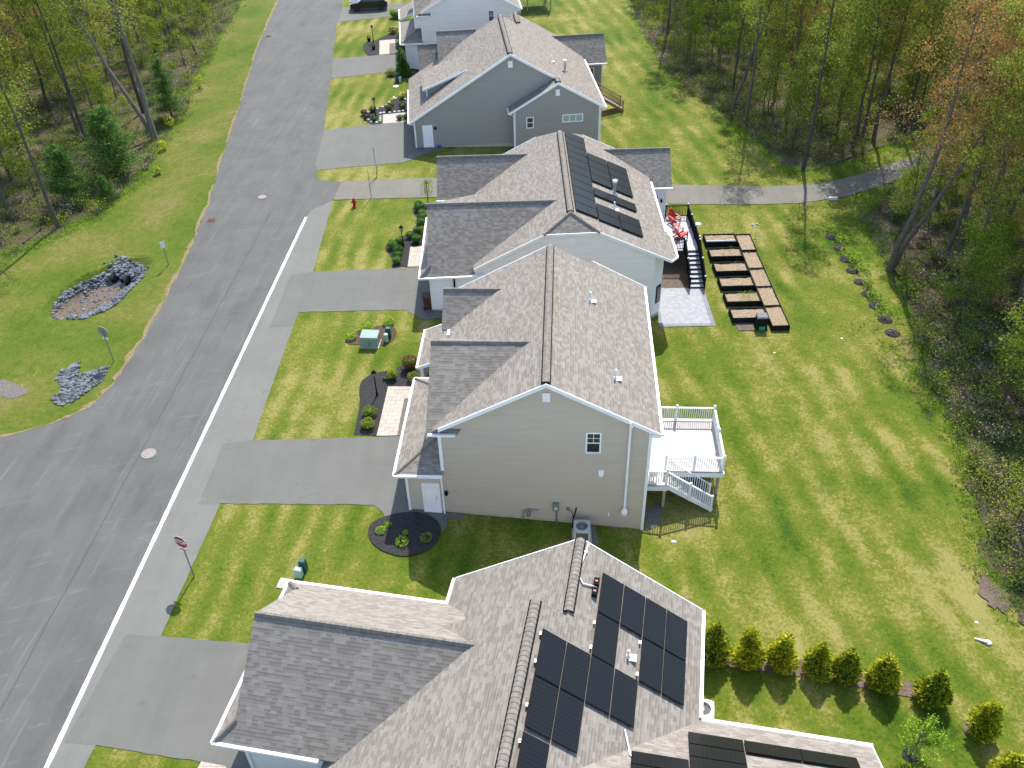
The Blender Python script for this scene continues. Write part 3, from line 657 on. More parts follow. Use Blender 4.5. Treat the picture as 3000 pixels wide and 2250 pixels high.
D.plane((12.7, -1.3, zb), (12.7, 0, zb), (8.4, 0, zbe), (8.4, -1.3, zbe)); D.plane((10.5, 10.6, dr(10.5)), (10.5, 14.6, dr(10.5)), (4.5, 14.6, 3.4), (4.5, 10.6, 3.4))
D.rake((8.7, v0 - .02, 8.), (-.42, v0 - .02, dl(-.42)), .22); D.rake((8.7, v0 - .02, 8.), (12.7, v0 - .02, zb), .22); D.rake((12.7, -1.32, zb), (16.9, -1.32, dr(16.9)), .22); D.rake((12.7, -1.32, zb), (8.4, -1.32, zbe), .22)
D.gutter((-.49, v0 - .03, dl(-.42)), (-.49, 7.8, dl(-.42))); D.gutter((16.97, -1.3, dr(16.9)), (16.97, 11, dr(16.9))); D.gutter((8.33, -1.34, zbe), (8.33, -.02, zbe))
D.ridgevent((8.7, -.1, 8.02), (8.7, 10.5, 8.02)); D.ridgevent((10.5, 11.4, dr(10.5) + .02), (10.5, 14.4, dr(10.5) + .02)); D.ridgevent((12.7, -1.2, zb + .02), (12.7, -.25, zb + .02))
# shed dormer
sz = lambda u: 4.32 + .375 * (u - 1.15)
D.newroof('dormer_roof'); D.plane((.95, 2.75, sz(.95)), (.95, 7.3, sz(.95)), (5.35, 7.3, sz(5.35)), (5.35, 2.75, sz(5.35))); D.wall.prism([(1.3, dl(1.3) - .2), (1.3, sz(1.3) - .11), (5.2, sz(5.2) - .11)], 3.0, 7.1)
D.newroof('roof'); D.rake((.95, 2.73, sz(.95)), (5.2, 2.73, sz(5.2)), .2); pass; D.corner(1.32, 3.0, dl(1.3) - .05, sz(1.3) - .1, .12); D.winu(4, 6.4, 3.75, 4.2, 1.3)
# far front gables and rear wing
D.crossgable(11.5, 6.5, 2.6, 6.4, 8.0, 15., 3.2, un=2.6); D.wall.prismu([(8.3, 2), (8.3, 3.2), (11.5, 6.3), (14.4, 3.2), (14.4, 2)], 2.9, 6)
D.crossgable(12.9, 4.9, .65, 2.9, 10.7, 15.1, 2.7); D.wall.prismu([(11, -.1), (11, 2.7), (12.9, 4.75), (14.8, 2.7), (14.8, -.1)], 1., 5.2); D.gutter((.6, 10.64, 2.7), (2.5, 10.64, 2.7))
D.crossgable(13.2, 4.9, 19.2, 13.9, 11.05, 15.3, 2.75, un=17.0); D.wall.prismu([(11.25, -.2), (11.25, 2.75), (13.2, 4.75), (15.1, 2.75), (15.1, -.2)], 16.0, 18.8); D.gutter((16.9, 10.98, 2.75), (19.25, 10.98, 2.75)); D.found.box(16, 18.75, 11.3, 15, -2.6, -.2)
D.corner(18.78, 11.27, -.2, 2.7, .12)
m = MB(); m.box(17.15, 18.0, 11.2, 11.27, .2, 2.3); d = m.build('patio_door', 'white_m', D.root); m = MB(); m.box(17.25, 17.9, 11.185, 11.2, .3, 2.2); m.build('pane', 'glass', d)
D.corner(.02, .02, -.08, dl(0) - .15); D.corner(8.87, -1.08, -.2, 3.2); D.corner(16.42, -1.08, -.3, dr(16.45) - .15)
for u, v, z in ((.06, -.1, dl(-.4) - .1), (8.8, -1.2, zbe - .1), (16.5, -1.2, dr(16.9) - .1)):
    x = -.45 if u < 12 else .42
    ds = MB(); ds.tube([(u + x, v - .05, z), (u, v, z - .25), (u, v, -.3)], .05, 6); ds.build('downspout', 'white_m', D.root)
D.door(.7, 1.6, -.02, 2.05); D.lantern(1.85, 1.75); D.gvent(8.5, 8.9, 6.75, 7.3); D.gvent(12.5, 12.85, 4.45, 5.0, -1.1)
D.window(9.9, 10.55, 1.65, 2.68, -1.1); D.window(13.1, 14.95, 2.0, 2.72, -1.1, grid=(3, 1), glass='glass_g')
D.chimney(13.9, 3.3, dr(13.9), 1.0); D.pipe(12.75, 4.0, dr(12.75), .5); D.garage_door(1, 6, 0, 2.1)
m = MB(); m.box(1.9, 2.2, -.2, 0, -.1, .15); m.lathe([(.12, .1), (.15, .25), (.05, .3)], (2.05, -.15, -.1), 10); m.build('hose_reel', 'blue_d', D.root)
D.finish()

# white and pale two-storey houses at the far end
E = two_storey('white_house', 'white two-storey house behind the gray house, with a dark window in its plain side', (-16.88, 96.07), 9., 'white_s', 1.15, 4.2, (8.93, 9.55, 4.45, 5.6))
E.finish()
eo = E.W(2.55, 19.6)
Fh = two_storey('pale_house', 'pale two-storey house farthest up the street, with a white deck at its back', (eo.x, eo.y), 11., 'pale_s', 1.15, 4.2)
Fh.finish()

# near house with the large solar array
A = House('near_house_with_panels', 'nearest house, brown shingle roof carrying many black solar panels', (0, 20), -7.8, 'white_s')
za, ua = 7.2, -.9; ar = lambda u: za - .673 * (u - ua); al = lambda u: za - .66 * (ua - u); zq, uq = ar(.27), .27; al2 = lambda u: zq - .66 * (uq - u)
# A: roof
vv = -16.
A.plane((ua, .6, za), (ua, vv, za), (-8.1, vv, al(-8.1)), (-8.1, .6, al(-8.1)))
A.plane((ua, .6, za), (uq, .6, zq), (uq, 4.45, zq), (5.45, 4.45, ar(5.45)), (5.45, vv, ar(5.45)), (ua, vv, za))
A.plane((uq, 4.45, zq), (uq, .4, zq), (-5.15, .4, al2(-5.15)), (-5.15, 4.45, al2(-5.15)))
A.rake((uq, 4.47, zq), (5.45, 4.47, ar(5.45)), .16); A.rake((uq, 4.47, zq), (-5.15, 4.47, al2(-5.15)), .16); pass
A.gutter((5.52, 4.45, ar(5.45)), (5.52, -.5, ar(5.45))); A.gutter((-5.22, 4.45, al2(-5.15)), (-5.22, 3.0, al2(-5.15))); A.gutter((-8.17, -4.55, al(-8.1)), (-8.17, vv, al(-8.1)))
A.ridgevent((ua, .52, za + .02), (ua, vv, za + .02)); A.ridgevent((uq, 4.4, zq + .02), (uq, .85, zq + .02))
A.wall.prism([(-7.6, -.2), (-7.6, al(-7.6) - .13), (ua, za - .13), (5.05, ar(5.05) - .13), (5.05, -1.2)], vv, .35); A.wall.prism([(-4.7, -.2), (-4.7, al2(-4.7) - .131), (uq, zq - .131), (5.045, ar(5.045) - .131), (5.045, -1.2)], .35, 4.2)
A.found.box(-7.55, 5., vv, .3, -2.5, -.1); A.found.box(-4.65, 5., .3, 4.15, -2.5, -.1)
# garage gable with its pent eave on the street side
gr, gz_ = -.74, 5.78
A.crossgable(gr, gz_, -11.62, -2.9, -4.52, 3.02, 2.86, un=-7.4, uf=-4.6, caps=False); A.ridgecap((-11.62, gr, gz_), (-2.95, gr, gz_))
A.wall.prismu([(-4.1, 0), (-4.1, 2.8), (gr, gz_ - .35), (2.6, 2.8), (2.6, 0)], -11.4, -4); A.found.box(-11.35, -4, -4.05, 2.55, -.5, 0)
A.gutter((-12.3, 3.09, 2.86), (-5.2, 3.09, 2.86)); A.gutter((-12.33, -4.59, 2.86), (-8.15, -4.59, 2.86))
A.newroof('pent_roof'); A.plane((-12.27, -4.52, 2.86), (-12.27, 3.02, 2.86), (-11.6, 2.35, 3.38), (-11.6, -3.85, 3.38)); A.plane((-12.27, -4.52, 2.86), (-11.6, -3.85, 3.38), (-11.6, -4.52, 2.86)); A.plane((-12.27, 3.02, 2.86), (-11.6, 2.35, 3.38), (-11.6, 3.02, 2.86))
A.gutter((-12.34, -4.6, 2.86), (-12.34, 3.1, 2.86)); A.ridgecap((-12.27, -4.52, 2.86), (-11.6, -3.85, 3.38)); A.ridgecap((-12.27, 3.02, 2.86), (-11.6, 2.35, 3.38))
A.corner(-11.4, -4.1, 0, 2.75, .14); A.garage_door(-3.2, 1.8, .05, 2.35, -11.4)
# rear wing to the right
wz = lambda v: 2.87 + .673 * (-.6 - v)
A.newroof('wing_roof'); A.plane((5.4, -.6, 2.87), (11.65, -.6, 2.87), (11.65, -5.1, wz(-5.1)), (.85, -5.1, wz(-5.1)), (5.35, -.62, 2.88)); A.plane((11.65, -5.1, wz(-5.1)), (-1, -5.1, wz(-5.1)), (-1, -9.8, 2.8), (11.65, -9.8, 2.8))
A.gutter((5.55, -.53, 2.87), (11.7, -.53, 2.87)); A.rake((11.67, -.6, 2.87), (11.67, -5.1, wz(-5.1)), .16); A.rake((11.67, -9.8, 2.8), (11.67, -5.1, wz(-5.1)), .16)
A.wall.prismu([(-9.5, -1.2), (-9.5, 2.7), (-5.1, wz(-5.1) - .13), (-.95, 2.7), (-.95, -1.2)], 4, 11.35); A.found.box(4, 11.3, -9.4, -1, -2.6, -1.2)
P = 1.3; du = .888
for k in range(4): A.panel(P + k * du - .01, 1.45, ar(P + k * du - .01), .673, du, 1.9)
for k in (0, 2, 3): A.panel(P + k * du - .01, -.48, ar(P + k * du - .01), .673, du, 1.9)
for k in range(4): A.panel(P + (k - 2) * du - .01, -2.4, ar(P + (k - 2) * du - .01), .673, du, 1.9)
for k in range(2): A.panel(P + (k - 2) * du - .01, -4.34, ar(P + (k - 2) * du - .01), .673, du, 1.9)
A.panel(P - 2 * du - .01, -6.42, ar(P - 2 * du - .01), .673, du, 1.9)
for u in (5.0, 6.97, 8.9): A.panel(u, -2.36, wz(-2.36), .673, 1.94, .74, 'v')
for v in (-3.12, -3.88): A.panel(5.0, v, wz(v), .673, 1.94, .74, 'v')
for v in (-4.1, -4.86): A.panel(3.04, v, wz(v), .673, 1.94, .74, 'v')
A.pipe(2.62, .35, ar(2.62), .4)
m = MB(); pts = [(.95, 4.0, .12), (.8, 2.9, .1), (.55, 2.1, .08), (.62, 1.75, .08), (1.15, 2.05, .08)]
pts = [(.6, 4.35), (.55, 3.9), (.42, 3.0), (.42, 2.6), (.62, 2.35), (1.15, 2.55)]
m.tube([(u, v, ar(u) + .07) for u, v in pts], .035, 8)
for u, v in pts[1:4]: m.cbox((u, v, ar(u) + .05), (.14, .06, .1))
m.build('conduit', 'white_m', A.root)
m = MB(); m.cbox((1.12, 2.72, ar(1.12) + .12), (.22, .34, .2)); m.cbox((1.1, 2.22, ar(1.1) + .12), (.22, .34, .2)); b = m.build('junction_box', 'black', A.root)
m = MB(); m.cbox((1.12, 2.72, ar(1.12) + .225), (.1, .07, .02)); m.cbox((1.1, 2.22, ar(1.1) + .225), (.1, .07, .02)); m.build('warning_label', 'red', b)
m = MB(); pts = [(2.75, -2.6), (2.95, -3.2), (3.0, -3.55), (3.15, -3.75), (3.5, -3.72)]
m.tube([(u, v, max(ar(u), wz(v)) + .07) for u, v in pts], .032, 8); m.build('conduit', 'white_m', A.root)
for u, v in ((-.52, -.75), (-.52, -1.9), (-.52, -3.6), (-.52, -4.9), (1.24, .9), (1.24, -.2), (3.0, 1.15), (3.0, -.25)):
    m = MB(); m.cbox((u, v, ar(u) + .1), (.06, .12, .12)); m.build('panel_clamp', 'alu', A.root)
A.finish()
# ---------------------------------------------------------------- ground
xs, ys = GX, GY
g = MB()
for y in ys:
    for x in xs: g.v.append((x, y, T(x, y)))
nx = len(xs)
for j in range(len(ys) - 1):
    for i in range(nx - 1):
        a = j * nx + i; g.f += [(a, a + 1, a + nx + 1), (a, a + nx + 1, a + nx)]
tag(g.build('lawn', 'lawn', uv=False), kind='structure')

WL = -20.35                                  # white edge line of the road
EDGE_PX = [(0, 1281), (136, 1247), (226, 1211), (289, 1170), (335, 1121), (371, 1066), (434, 967), (497, 849), (549, 750), (592, 642), (624, 560), (651, 466), (696, 334), (732, 217), (764, 118), (818, 0)]
edge = smooth_px(*EDGE_PX, n=4, closed=False)[:-1] + PX((818, 0))
e0, e1 = edge[0], edge[-1]
east = [(WL, -6), (WL, 63.6)] + PX((965, 592), (978, 585), (1000, 533), (940, 528), (925, 515), (930, 500), (950, 380), (967, 240), (972, 230), (975, 172), (987, 68), (992, 60), (1003, 20), (1006, 0))
ea = east[-1]
road = [(-120, -6)] + [Vector(p) for p in east] + [Vector((ea[0] - 9, 150)), Vector((e1[0] - 9, 150))] + edge[::-1] + [Vector((-120, e0[1] - 6))]
sheet('road', road, .012, 'road', flat=True)
sheet('dead_grass_strip', [p + Vector((.02, 0)) for p in edge] + [p + Vector((-.22 + .14 * math.sin(i * 1.7), .06)) for i, p in reversed(list(enumerate(edge)))], .02, 'deadgrass', 'stuff', jitter=.1)
sheet('sidewalk', [(WL, 4)] + PX((245, 2250), (280, 2187), (470, 1868), (645, 1477), (740, 1290), (875, 912), (917, 795), (976, 588)) + [(-20.1, 64.3), (WL, 63.3)], .016, 'walk', jitter=.025)
m = MB()
k = 0; y = 4.
while y < 63:
    w = .108 + rnd.uniform(-.012, .012); m.face([(WL - w, y, .024), (WL + w, y, .024), (WL + w, y + .5, .024), (WL - w, y + .5, .024)]); y += .5
for i in range(len(m.v) // 4 - 1):
    a, b = m.v[i * 4 + 3], m.v[i * 4 + 2]; m.v[i * 4 + 4] = a; m.v[i * 4 + 5] = b
tag(m.build('road_edge_line', 'paint', uv=False), kind='structure')
# driveways
sheet('driveway', PX((368, 1860), (466, 1865), (735, 1886), (860, 1900), (860, 2280), (690, 2290), (640, 2247), (590, 2232), (280, 2185), (188, 2176)), .021, 'drive', jitter=.03)
sheet('driveway', PX((655, 1299), (740, 1291), (1165, 1279), (1230, 1276), (1300, 1276), (1310, 1300), (1310, 1545), (1290, 1560), (1200, 1570), (1140, 1560), (1122, 1500), (1095, 1479), (645, 1476), (581, 1478)), .021, 'drive', jitter=.03)
sheet('driveway', PX((851, 806), (914, 797), (1240, 784), (1330, 780), (1330, 930), (1240, 938), (1215, 925), (1190, 908), (873, 915), (855, 957), (790, 960)), .021, 'drive', jitter=.03)
sheet('driveway', PX((950, 381), (1090, 366), (1215, 350), (1285, 350), (1290, 436), (1250, 452), (1180, 477), (1010, 491), (930, 500), (925, 480)), .021, 'drive', jitter=.03)
sheet('driveway', PX((975, 173), (1160, 157), (1240, 150), (1240, 200), (1160, 208), (972, 231)), .021, 'drive', jitter=.03)
sheet('driveway', PX((1003, 22), (1170, 12), (1230, 8), (1230, 40), (1170, 46), (990, 66)), .021, 'drive', jitter=.03)
sheet('footpath', PX((1000, 532), (1290, 523), (1500, 525), (1750, 530), (1970, 541), (2240, 547), (2400, 540), (2520, 511), (2640, 470), (2720, 436), (2800, 395), (2860, 360), (2900, 390), (2830, 430), (2760, 470), (2720, 492), (2600, 537), (2480, 576), (2350, 596), (2170, 600), (1970, 598), (1750, 590), (1500, 583), (1245, 579), (978, 586)), .032, 'path', jitter=.05)
# verge, woods
sheet('grass_verge', [(-120, e0[1] - 10)] + [p + Vector((-.2, 0)) for p in edge] + [Vector((-54, 150)), Vector((-120, 150))], .006, 'rough')
LW = [(0, 742), (120, 712), (230, 655), (320, 600), (390, 540), (430, 488), (480, 405), (535, 330), (565, 250), (620, 150), (672, 60), (705, 0)]
lw = smooth_px(*LW, n=4, closed=False)[:-1] + PX((705, 0))
sheet('forest_floor', [(-130, lw[0].y - 6)] + lw + [Vector((-52, 150)), Vector((-130, 150))], .03, 'litter', jitter=.35)
RW1 = [(1850, 0), (1880, 90), (1960, 215), (2010, 262), (2130, 345), (2180, 388), (2240, 440), (2290, 488), (2350, 500), (2480, 478), (2560, 445), (2640, 420), (2760, 372), (2860, 320)]
RW2 = [(2860, 402), (2760, 480), (2640, 545), (2560, 605), (2520, 650), (2560, 720), (2600, 790), (2660, 890), (2680, 960), (2700, 1050), (2690, 1110), (2760, 1190), (2800, 1270), (2832, 1330), (2835, 1420), (2865, 1500), (2880, 1590), (2905, 1690), (2960, 1760), (3000, 1850)]
rw1 = smooth_px(*RW1, n=3, closed=False); rw2 = smooth_px(*RW2, n=3, closed=False)
sheet('forest_floor', rw1 + [Vector((100, rw1[-1].y)), Vector((100, 150)), Vector((rw1[0].x - 5, 150))], .05, 'litter', jitter=.3)
sheet('forest_floor', rw2 + [Vector((30, 5)), Vector((100, 5)), Vector((100, rw2[0].y + .5))], .05, 'litter', jitter=.3)
# planting beds and walks
def Z(ox, oy, s): return lambda *pts: [(ox + x / s, oy + y / s) for x, y in pts]
zB = Z(980, 920, 4.147); zC = Z(880, 480, 5.027); zD = Z(930, 100, 4.607); zN = Z(1000, 1500, 2.212); zL = Z(0, 750, 2.212); zR = Z(2000, 1500, 2.212); zW = Z(2400, 600, 3.687); z4 = Z(1900, 550, 3.686)
def one(z, x, y): return z((x, y))[0]
sheet('mulch_bed', smooth_px(*zB((1060, 500), (930, 570), (840, 612), (740, 668), (500, 718), (390, 768), (320, 840), (300, 950), (308, 1050), (298, 1150), (262, 1350), (228, 1482)), closed=False) + PX(*zB((515, 1484), (900, 1470), (1250, 1000), (1250, 500))), .026, 'mulch')
sheet('mulch_bed', smooth_px(*zB((135, 330), (200, 285), (290, 205), (450, 162), (600, 140), (700, 150), (750, 200), (752, 262), (700, 330), (620, 366), (540, 385), (340, 372), (180, 370))), .026, 'mulch_b')
sheet('mulch_bed', smooth_px(*zN((175, 130), (205, 70), (300, 28), (420, 5), (560, 20), (640, 90), (630, 180), (560, 250), (420, 290), (280, 260), (200, 200))), .06, 'mulch')
sheet('mulch_bed', smooth_px(*zC((1800, 600), (1700, 618), (1652, 660), (1662, 720), (1710, 790), (1718, 850), (1690, 940), (1640, 1000), (1500, 1070), (1340, 1150), (1250, 1220), (1262, 1270), (1312, 1330), (1358, 1400), (1352, 1520), n=3)) + PX(*zC((1580, 1520), (2000, 1510), (2000, 600))) if False else smooth_px(*zC((1800, 600), (1700, 618), (1652, 660), (1662, 720), (1710, 790), (1718, 850), (1690, 940), (1640, 1000), (1500, 1070), (1340, 1150), (1250, 1220), (1262, 1270), (1312, 1330), (1358, 1400), (1352, 1520)), n=3, closed=False) + PX(*zC((1352, 1520), (1580, 1520), (2000, 1510), (2000, 600))), .026, 'mulch')
sheet('mulch_bed', PX(*zD((580, 1115), (622, 1078), (750, 1008), (870, 985), (960, 918), (1050, 868), (1130, 828), (1220, 790), (1240, 1060), (880, 1090), (872, 1212), (760, 1226), (680, 1197))), .026, 'mulch')
sheet('mulch_bed', PX(*zD((610, 180), (642, 122), (760, 95), (830, 60), (1000, -20), (1160, -30), (1190, 270), (835, 284), (690, 300), (640, 250))), .026, 'mulch')
sheet('mulch_bed', PX(*zD((905, 522), (1080, 498), (1240, 470), (1420, 480), (1420, 590), (1060, 602), (950, 580))), .026, 'mulch')
sheet('mulch_bed', smooth_px(*zR((40, 930), (250, 880), (520, 930), (760, 960), (1110, 1030), (1370, 1085), (1560, 1120), (1640, 1200), (1500, 1205), (1130, 1135), (860, 1085), (520, 1035), (60, 985)), n=3), .034, 'soil')
sheet('mulch_bed', smooth_px(*zR((1430, 1540), (1490, 1515), (1550, 1545), (1550, 1600), (1480, 1620), (1425, 1590))), .034, 'mulch')
sheet('mulch_bed', smooth_px(*zR((1815, 1380), (1900, 1330), (1990, 1400), (1980, 1470), (1900, 1480), (1830, 1430))), .034, 'soil')
sheet('bare_soil', smooth_px((2860, 1715), (2885, 1690), (2930, 1720), (2960, 1760), (2940, 1790), (2895, 1770)), .055, 'soil', jitter=.16)
sheet('paver_walk', PX(*zB((652, 885), (1100, 885), (1100, 1028), (850, 1028), (762, 1480), (512, 1486))), .036, 'paver')
sheet('gravel_strip', PX(*zB((850, 1028), (1100, 1028), (1060, 1470), (762, 1480))), .034, 'gravel', 'stuff')
sheet('paver_walk', PX(*zC((1620, 1225), (2000, 1212), (2000, 1510), (1580, 1520))), .036, 'paver')
sheet('paver_walk', PX(*zD((885, 1090), (1260, 1055), (1330, 1180), (885, 1212))), .036, 'paver')
sheet('paver_walk', PX(*zD((838, 90), (1170, 60), (1190, 108), (975, 130), (970, 270), (835, 281))), .036, 'paver')
sheet('gravel_strip', PX(*zD((975, 130), (1070, 118), (1075, 262), (970, 270))), .034, 'gravel', 'stuff')
sheet('paver_walk', PX((590, 2232), (660, 2245), (690, 2290), (560, 2290)), .036, 'paver')
sheet('gravel_strip', PX(*zN((640, 20), (800, 30), (790, 48), (690, 44))) if False else PX((1302, 1500), (1360, 1503), (1356, 1518), (1303, 1522)), .034, 'gravel', 'stuff')
sheet('gravel_strip', PX((1890, 1490), (1935, 1470), (1945, 1500), (1930, 1540), (1892, 1556)), .034, 'gravel', 'stuff')
sheet('gravel_strip', PX((1722, 1530), (1745, 1545), (1755, 1590), (1740, 1610), (1715, 1600)), .034, 'gravel', 'stuff')
# paved patio behind the white house, in its frame
def quadC(name, u0, u1, v0, v1, off, mat, **k): return sheet(name, [C.W(u0, v0).xy, C.W(u1, v0).xy, C.W(u1, v1).xy, C.W(u0, v1).xy], off, mat, **k)
sheet('patio_border', [C.W(15.3, -.72).xy, C.W(19.1, -.72).xy, C.W(19.1, 4.0).xy, C.W(15.6, 4.0).xy], .036, 'patio_edge')
sheet('patio', [C.W(15.55, -.42).xy, C.W(18.8, -.42).xy, C.W(18.8, 4.05).xy, C.W(15.6, 4.05).xy], .042, 'patio')
quadC('gravel_strip', 15.4, 19.3, 4.05, 11.4, .03, 'soil', kind='stuff')
# drainage basin
sheet('silt_bed', smooth_px(*zL((345, 388), (400, 300), (520, 225), (680, 175), (800, 170), (820, 230), (720, 310), (640, 355), (520, 402)), n=3), .04, 'silt', 'stuff')
def rocks(name, pts_px, n, smin, smax, seed, label=None, edge_bias=None):
    rg = random.Random(seed); P = [Vector(p) for p in PX(*pts_px)]
    x0, x1 = min(p.x for p in P), max(p.x for p in P); y0, y1 = min(p.y for p in P), max(p.y for p in P)
    m = MB(); c = 0; tries = 0
    while c < n and tries < n * 40:
        tries += 1; x, y = rg.uniform(x0, x1), rg.uniform(y0, y1)
        if not inside(x, y, P): continue
        if edge_bias and inside(x, y, edge_bias) and rg.random() < .96: continue
        r = rg.uniform(smin, smax); m.blob((x, y, T(x, y) + r * .35), r, 1, .28, (1, rg.uniform(.6, 1), rg.uniform(.5, .8)), rg); c += 1
    return tag(m.build(name, MT['stone'], uv=False), kind='stuff')
def inside(x, y, P):
    c = False; j = len(P) - 1
    for i in range(len(P)):
        if (P[i].y > y) != (P[j].y > y) and x < (P[j].x - P[i].x) * (y - P[i].y) / (P[j].y - P[i].y) + P[i].x: c = not c
        j = i
    return c
inner = [Vector(p) for p in PX(*zL((345, 385), (410, 290), (520, 228), (690, 190), (790, 195), (800, 235), (720, 300), (640, 345), (520, 400)))]
rocks('riprap', zL((690, 140), (740, 105), (840, 110), (900, 140), (860, 165), (800, 150), (740, 140), (700, 165)), 120, .14, .26, 4)
rocks('riprap', zL((330, 395), (350, 325), (400, 240), (500, 190), (600, 145), (700, 92), (810, 66), (910, 88), (936, 130), (870, 195), (820, 245), (770, 305), (690, 355), (560, 408), (450, 410)), 1100, .07, .18, 3, edge_bias=inner)
rocks('riprap', zL((525, 683), (400, 745), (365, 800), (415, 860), (335, 925), (385, 975), (500, 935), (600, 855), (665, 810), (712, 715), (650, 730), (560, 765), (500, 772)), 560, .07, .17, 5)
sheet('gravel_patch', smooth_px(*zL((-40, 820), (60, 815), (160, 860), (170, 900), (60, 920), (-40, 905)), n=3), .02, 'gravel', 'stuff', jitter=.2)
rocks('riprap', zL((345, 390), (410, 292), (520, 232), (690, 192), (785, 200), (800, 235), (720, 298), (640, 345), (520, 400)), 420, .04, .1, 9)
rg = random.Random(17); m = MB()
for x, y in ((728, 172), (815, 190)):
    p = G(*one(zL, x, y)); d = Vector((.62, .78, 0)).normalized(); sdv = Vector((-d.y, d.x, 0))
    for k in range(150):
        a, b = rg.uniform(.4, 1.7), rg.gauss(0, .55); h = .62 * math.exp(-(b / .55) ** 2) + .1; c = p + d * a + sdv * b; m.blob((c.x, c.y, max(p.z + h, T(c.x, c.y)) + rg.uniform(0, .12)), rg.uniform(.1, .2), 1, .28, (1, .8, .7), rg)
tag(m.build('riprap', 'stone', uv=False), kind='stuff')
for i, (x, y) in enumerate(((728, 172), (815, 190))):
    p = G(*one(zL, x, y)); m = MB(); d = Vector((.62, .78, .02)).normalized(); r = .36; n = 14
    o = p + Vector((0, 0, .25))
    m.tube([o - d * .12, o + d * 1.5], r, n, cap=False); q = MB(); q.tube([o - d * .115, o + d * 1.5], r - .05, n, cap=False); q.f = [f[::-1] for f in q.f]; m.add(q.v, q.f)
    k = MB(); k.tube([o + d * 1.2, o + d * 1.25], r - .06, n)
    e = empty('culvert_pipe', p, 0, ('black culvert pipe opening in the riprap, the left one of the two', 'black culvert pipe opening in the riprap, the right one nearer the road')[i], 'culvert', 'culverts in the stone basin')
    for mb, nm in ((m, 'pipe'), (k, 'inner_wall')):
        mb.v = [tuple(Vector(v) - p) for v in mb.v]; mb.build(nm, 'bin', e)
# ---------------------------------------------------------------- street furniture and yard things
def manhole(p, r, mat, label, off=.03):
    m = MB(); m.lathe([(r, 0), (r, .012), (r * .86, .014), (r * .84, .006), (r * .8, .006), (r * .78, .014), (0.01, .016)], (0, 0, off), 24)
    o = m.build('manhole_cover', mat); o.location = p; return tag(o, label, 'manhole cover')
manhole(G(436, 1330), .42, 'iron', 'round pale manhole cover in the road beside the paving seam, near the intersection'); manhole(G(768, 578), .36, 'iron', 'round manhole cover in the road near the footpath, farther from the stop sign')
def drain(p, rz, mat, label):
    m = MB(); w, h = .75, .55
    for a in (-w / 2, w / 2 - .06): m.box(a, a + .06, -h / 2, h / 2, 0, .03)
    for i in range(7): y = lerp(-h / 2, h / 2 - .04, i / 6); m.box(-w / 2 + .06, w / 2 - .06, y, y + .04, .002, .026)
    o = m.build('drain_grate', mat); o.location = p + Vector((0, 0, .013)); o.rotation_euler.z = rz; b = MB(); b.face([(-w / 2, -h / 2, .002), (w / 2, -h / 2, .002), (w / 2, h / 2, .002), (-w / 2, h / 2, .002)]); k = b.build('drain_pit', 'black', o)
    return tag(o, label, 'drain')
drain(G(620, 646), R(3), 'rust', 'rusty drain grate at the left edge of the road near the verge sign'); drain(G(786, 107), R(15), 'rust', 'orange rusty drain grate at the far left edge of the road')
# stop sign
def text_mesh(body, size):
    cu = bpy.data.curves.new('txt', 'FONT'); cu.body = body; cu.size = size; cu.align_x = 'CENTER'; cu.align_y = 'CENTER'; cu.extrude = .002; cu.offset = .008 * size / .34
    o = bpy.data.objects.new('txt', cu); COL.objects.link(o); bpy.context.view_layer.update()
    me = bpy.data.meshes.new_from_object(o.evaluated_get(bpy.context.evaluated_depsgraph_get())); bpy.data.objects.remove(o); return me
def octa(r, k=1.): return [(r * math.cos(R(22.5 + 45 * i)) * k, r * math.sin(R(22.5 + 45 * i)) * k) for i in range(8)]
def stop_sign(p, rz, label, h=2.53, bold=True):
    e = empty('stop_sign', p, rz, label, 'sign')
    m = MB(); m.box(-.03, .03, -.02, .02, -.3, h + .2); m.build('post', 'galv', e)
    m = MB(); m.prism([(x, h + z) for x, z in octa(.41)], -.03, -.022); b = m.build('sign_plate', 'sign_w', e)
    k = MB(); k.prism([(x, h + z) for x, z in octa(.41)], -.0215, -.02); k.build('plate_back', 'sign_back', b)
    m = MB(); m.prism([(x, h + z) for x, z in octa(.375)], -.033, -.0305); m.build('red_face', 'sign_red', b)
    me = text_mesh('STOP', .34); me.materials.append(MT['sign_w']); t = bpy.data.objects.new('lettering', me); COL.objects.link(t); t.parent = b; t.location = (0, -.0345, h - .0); t.rotation_euler = (R(90), 0, 0); t.scale = (.83, 1, 1)
    m = MB(); m.box(-.21, .21, -.03, -.022, h - .56, h - .43); q = m.build('plaque', 'sign_w', e); m = MB(); m.box(-.2, .2, -.033, -.0305, h - .55, h - .44); m.build('red_face', 'sign_red', q)
    me = text_mesh('ALL WAY', .095); me.materials.append(MT['sign_w']); t = bpy.data.objects.new('lettering', me); COL.objects.link(t); t.parent = q; t.location = (0, -.0345, h - .495); t.rotation_euler = (R(90), 0, 0)
    return e
stop_sign(G(569, 1690), R(-19), 'red octagonal stop sign on a thin post at the lawn edge beside the sidewalk')
e = stop_sign(G(334, 1060), R(162), 'gray back of an octagonal sign on the grass verge left of the road', 2.3)
def post_sign(name, p, rz, label, h, w, hh, mat, pm='galv'):
    e = empty(name, p, rz, label, 'sign'); m = MB(); m.box(-.025, .025, -.02, .02, -.3, h + .15); m.build('post', pm, e)
    m = MB(); m.box(-w / 2, w / 2, -.03, -.022, h - hh / 2, h + hh / 2); m.build('sign_plate', mat, e); return e
post_sign('road_sign', G(494, 776), R(52), 'small pale rectangular sign on the verge near the riprap basin', 1.7, .36, .52, 'sign_w')
post_sign('path_post', G(1088, 580), R(10), 'tall thin gray post at the near edge of the footpath, with a tiny plate', 2.4, .12, .12, 'sign_w')
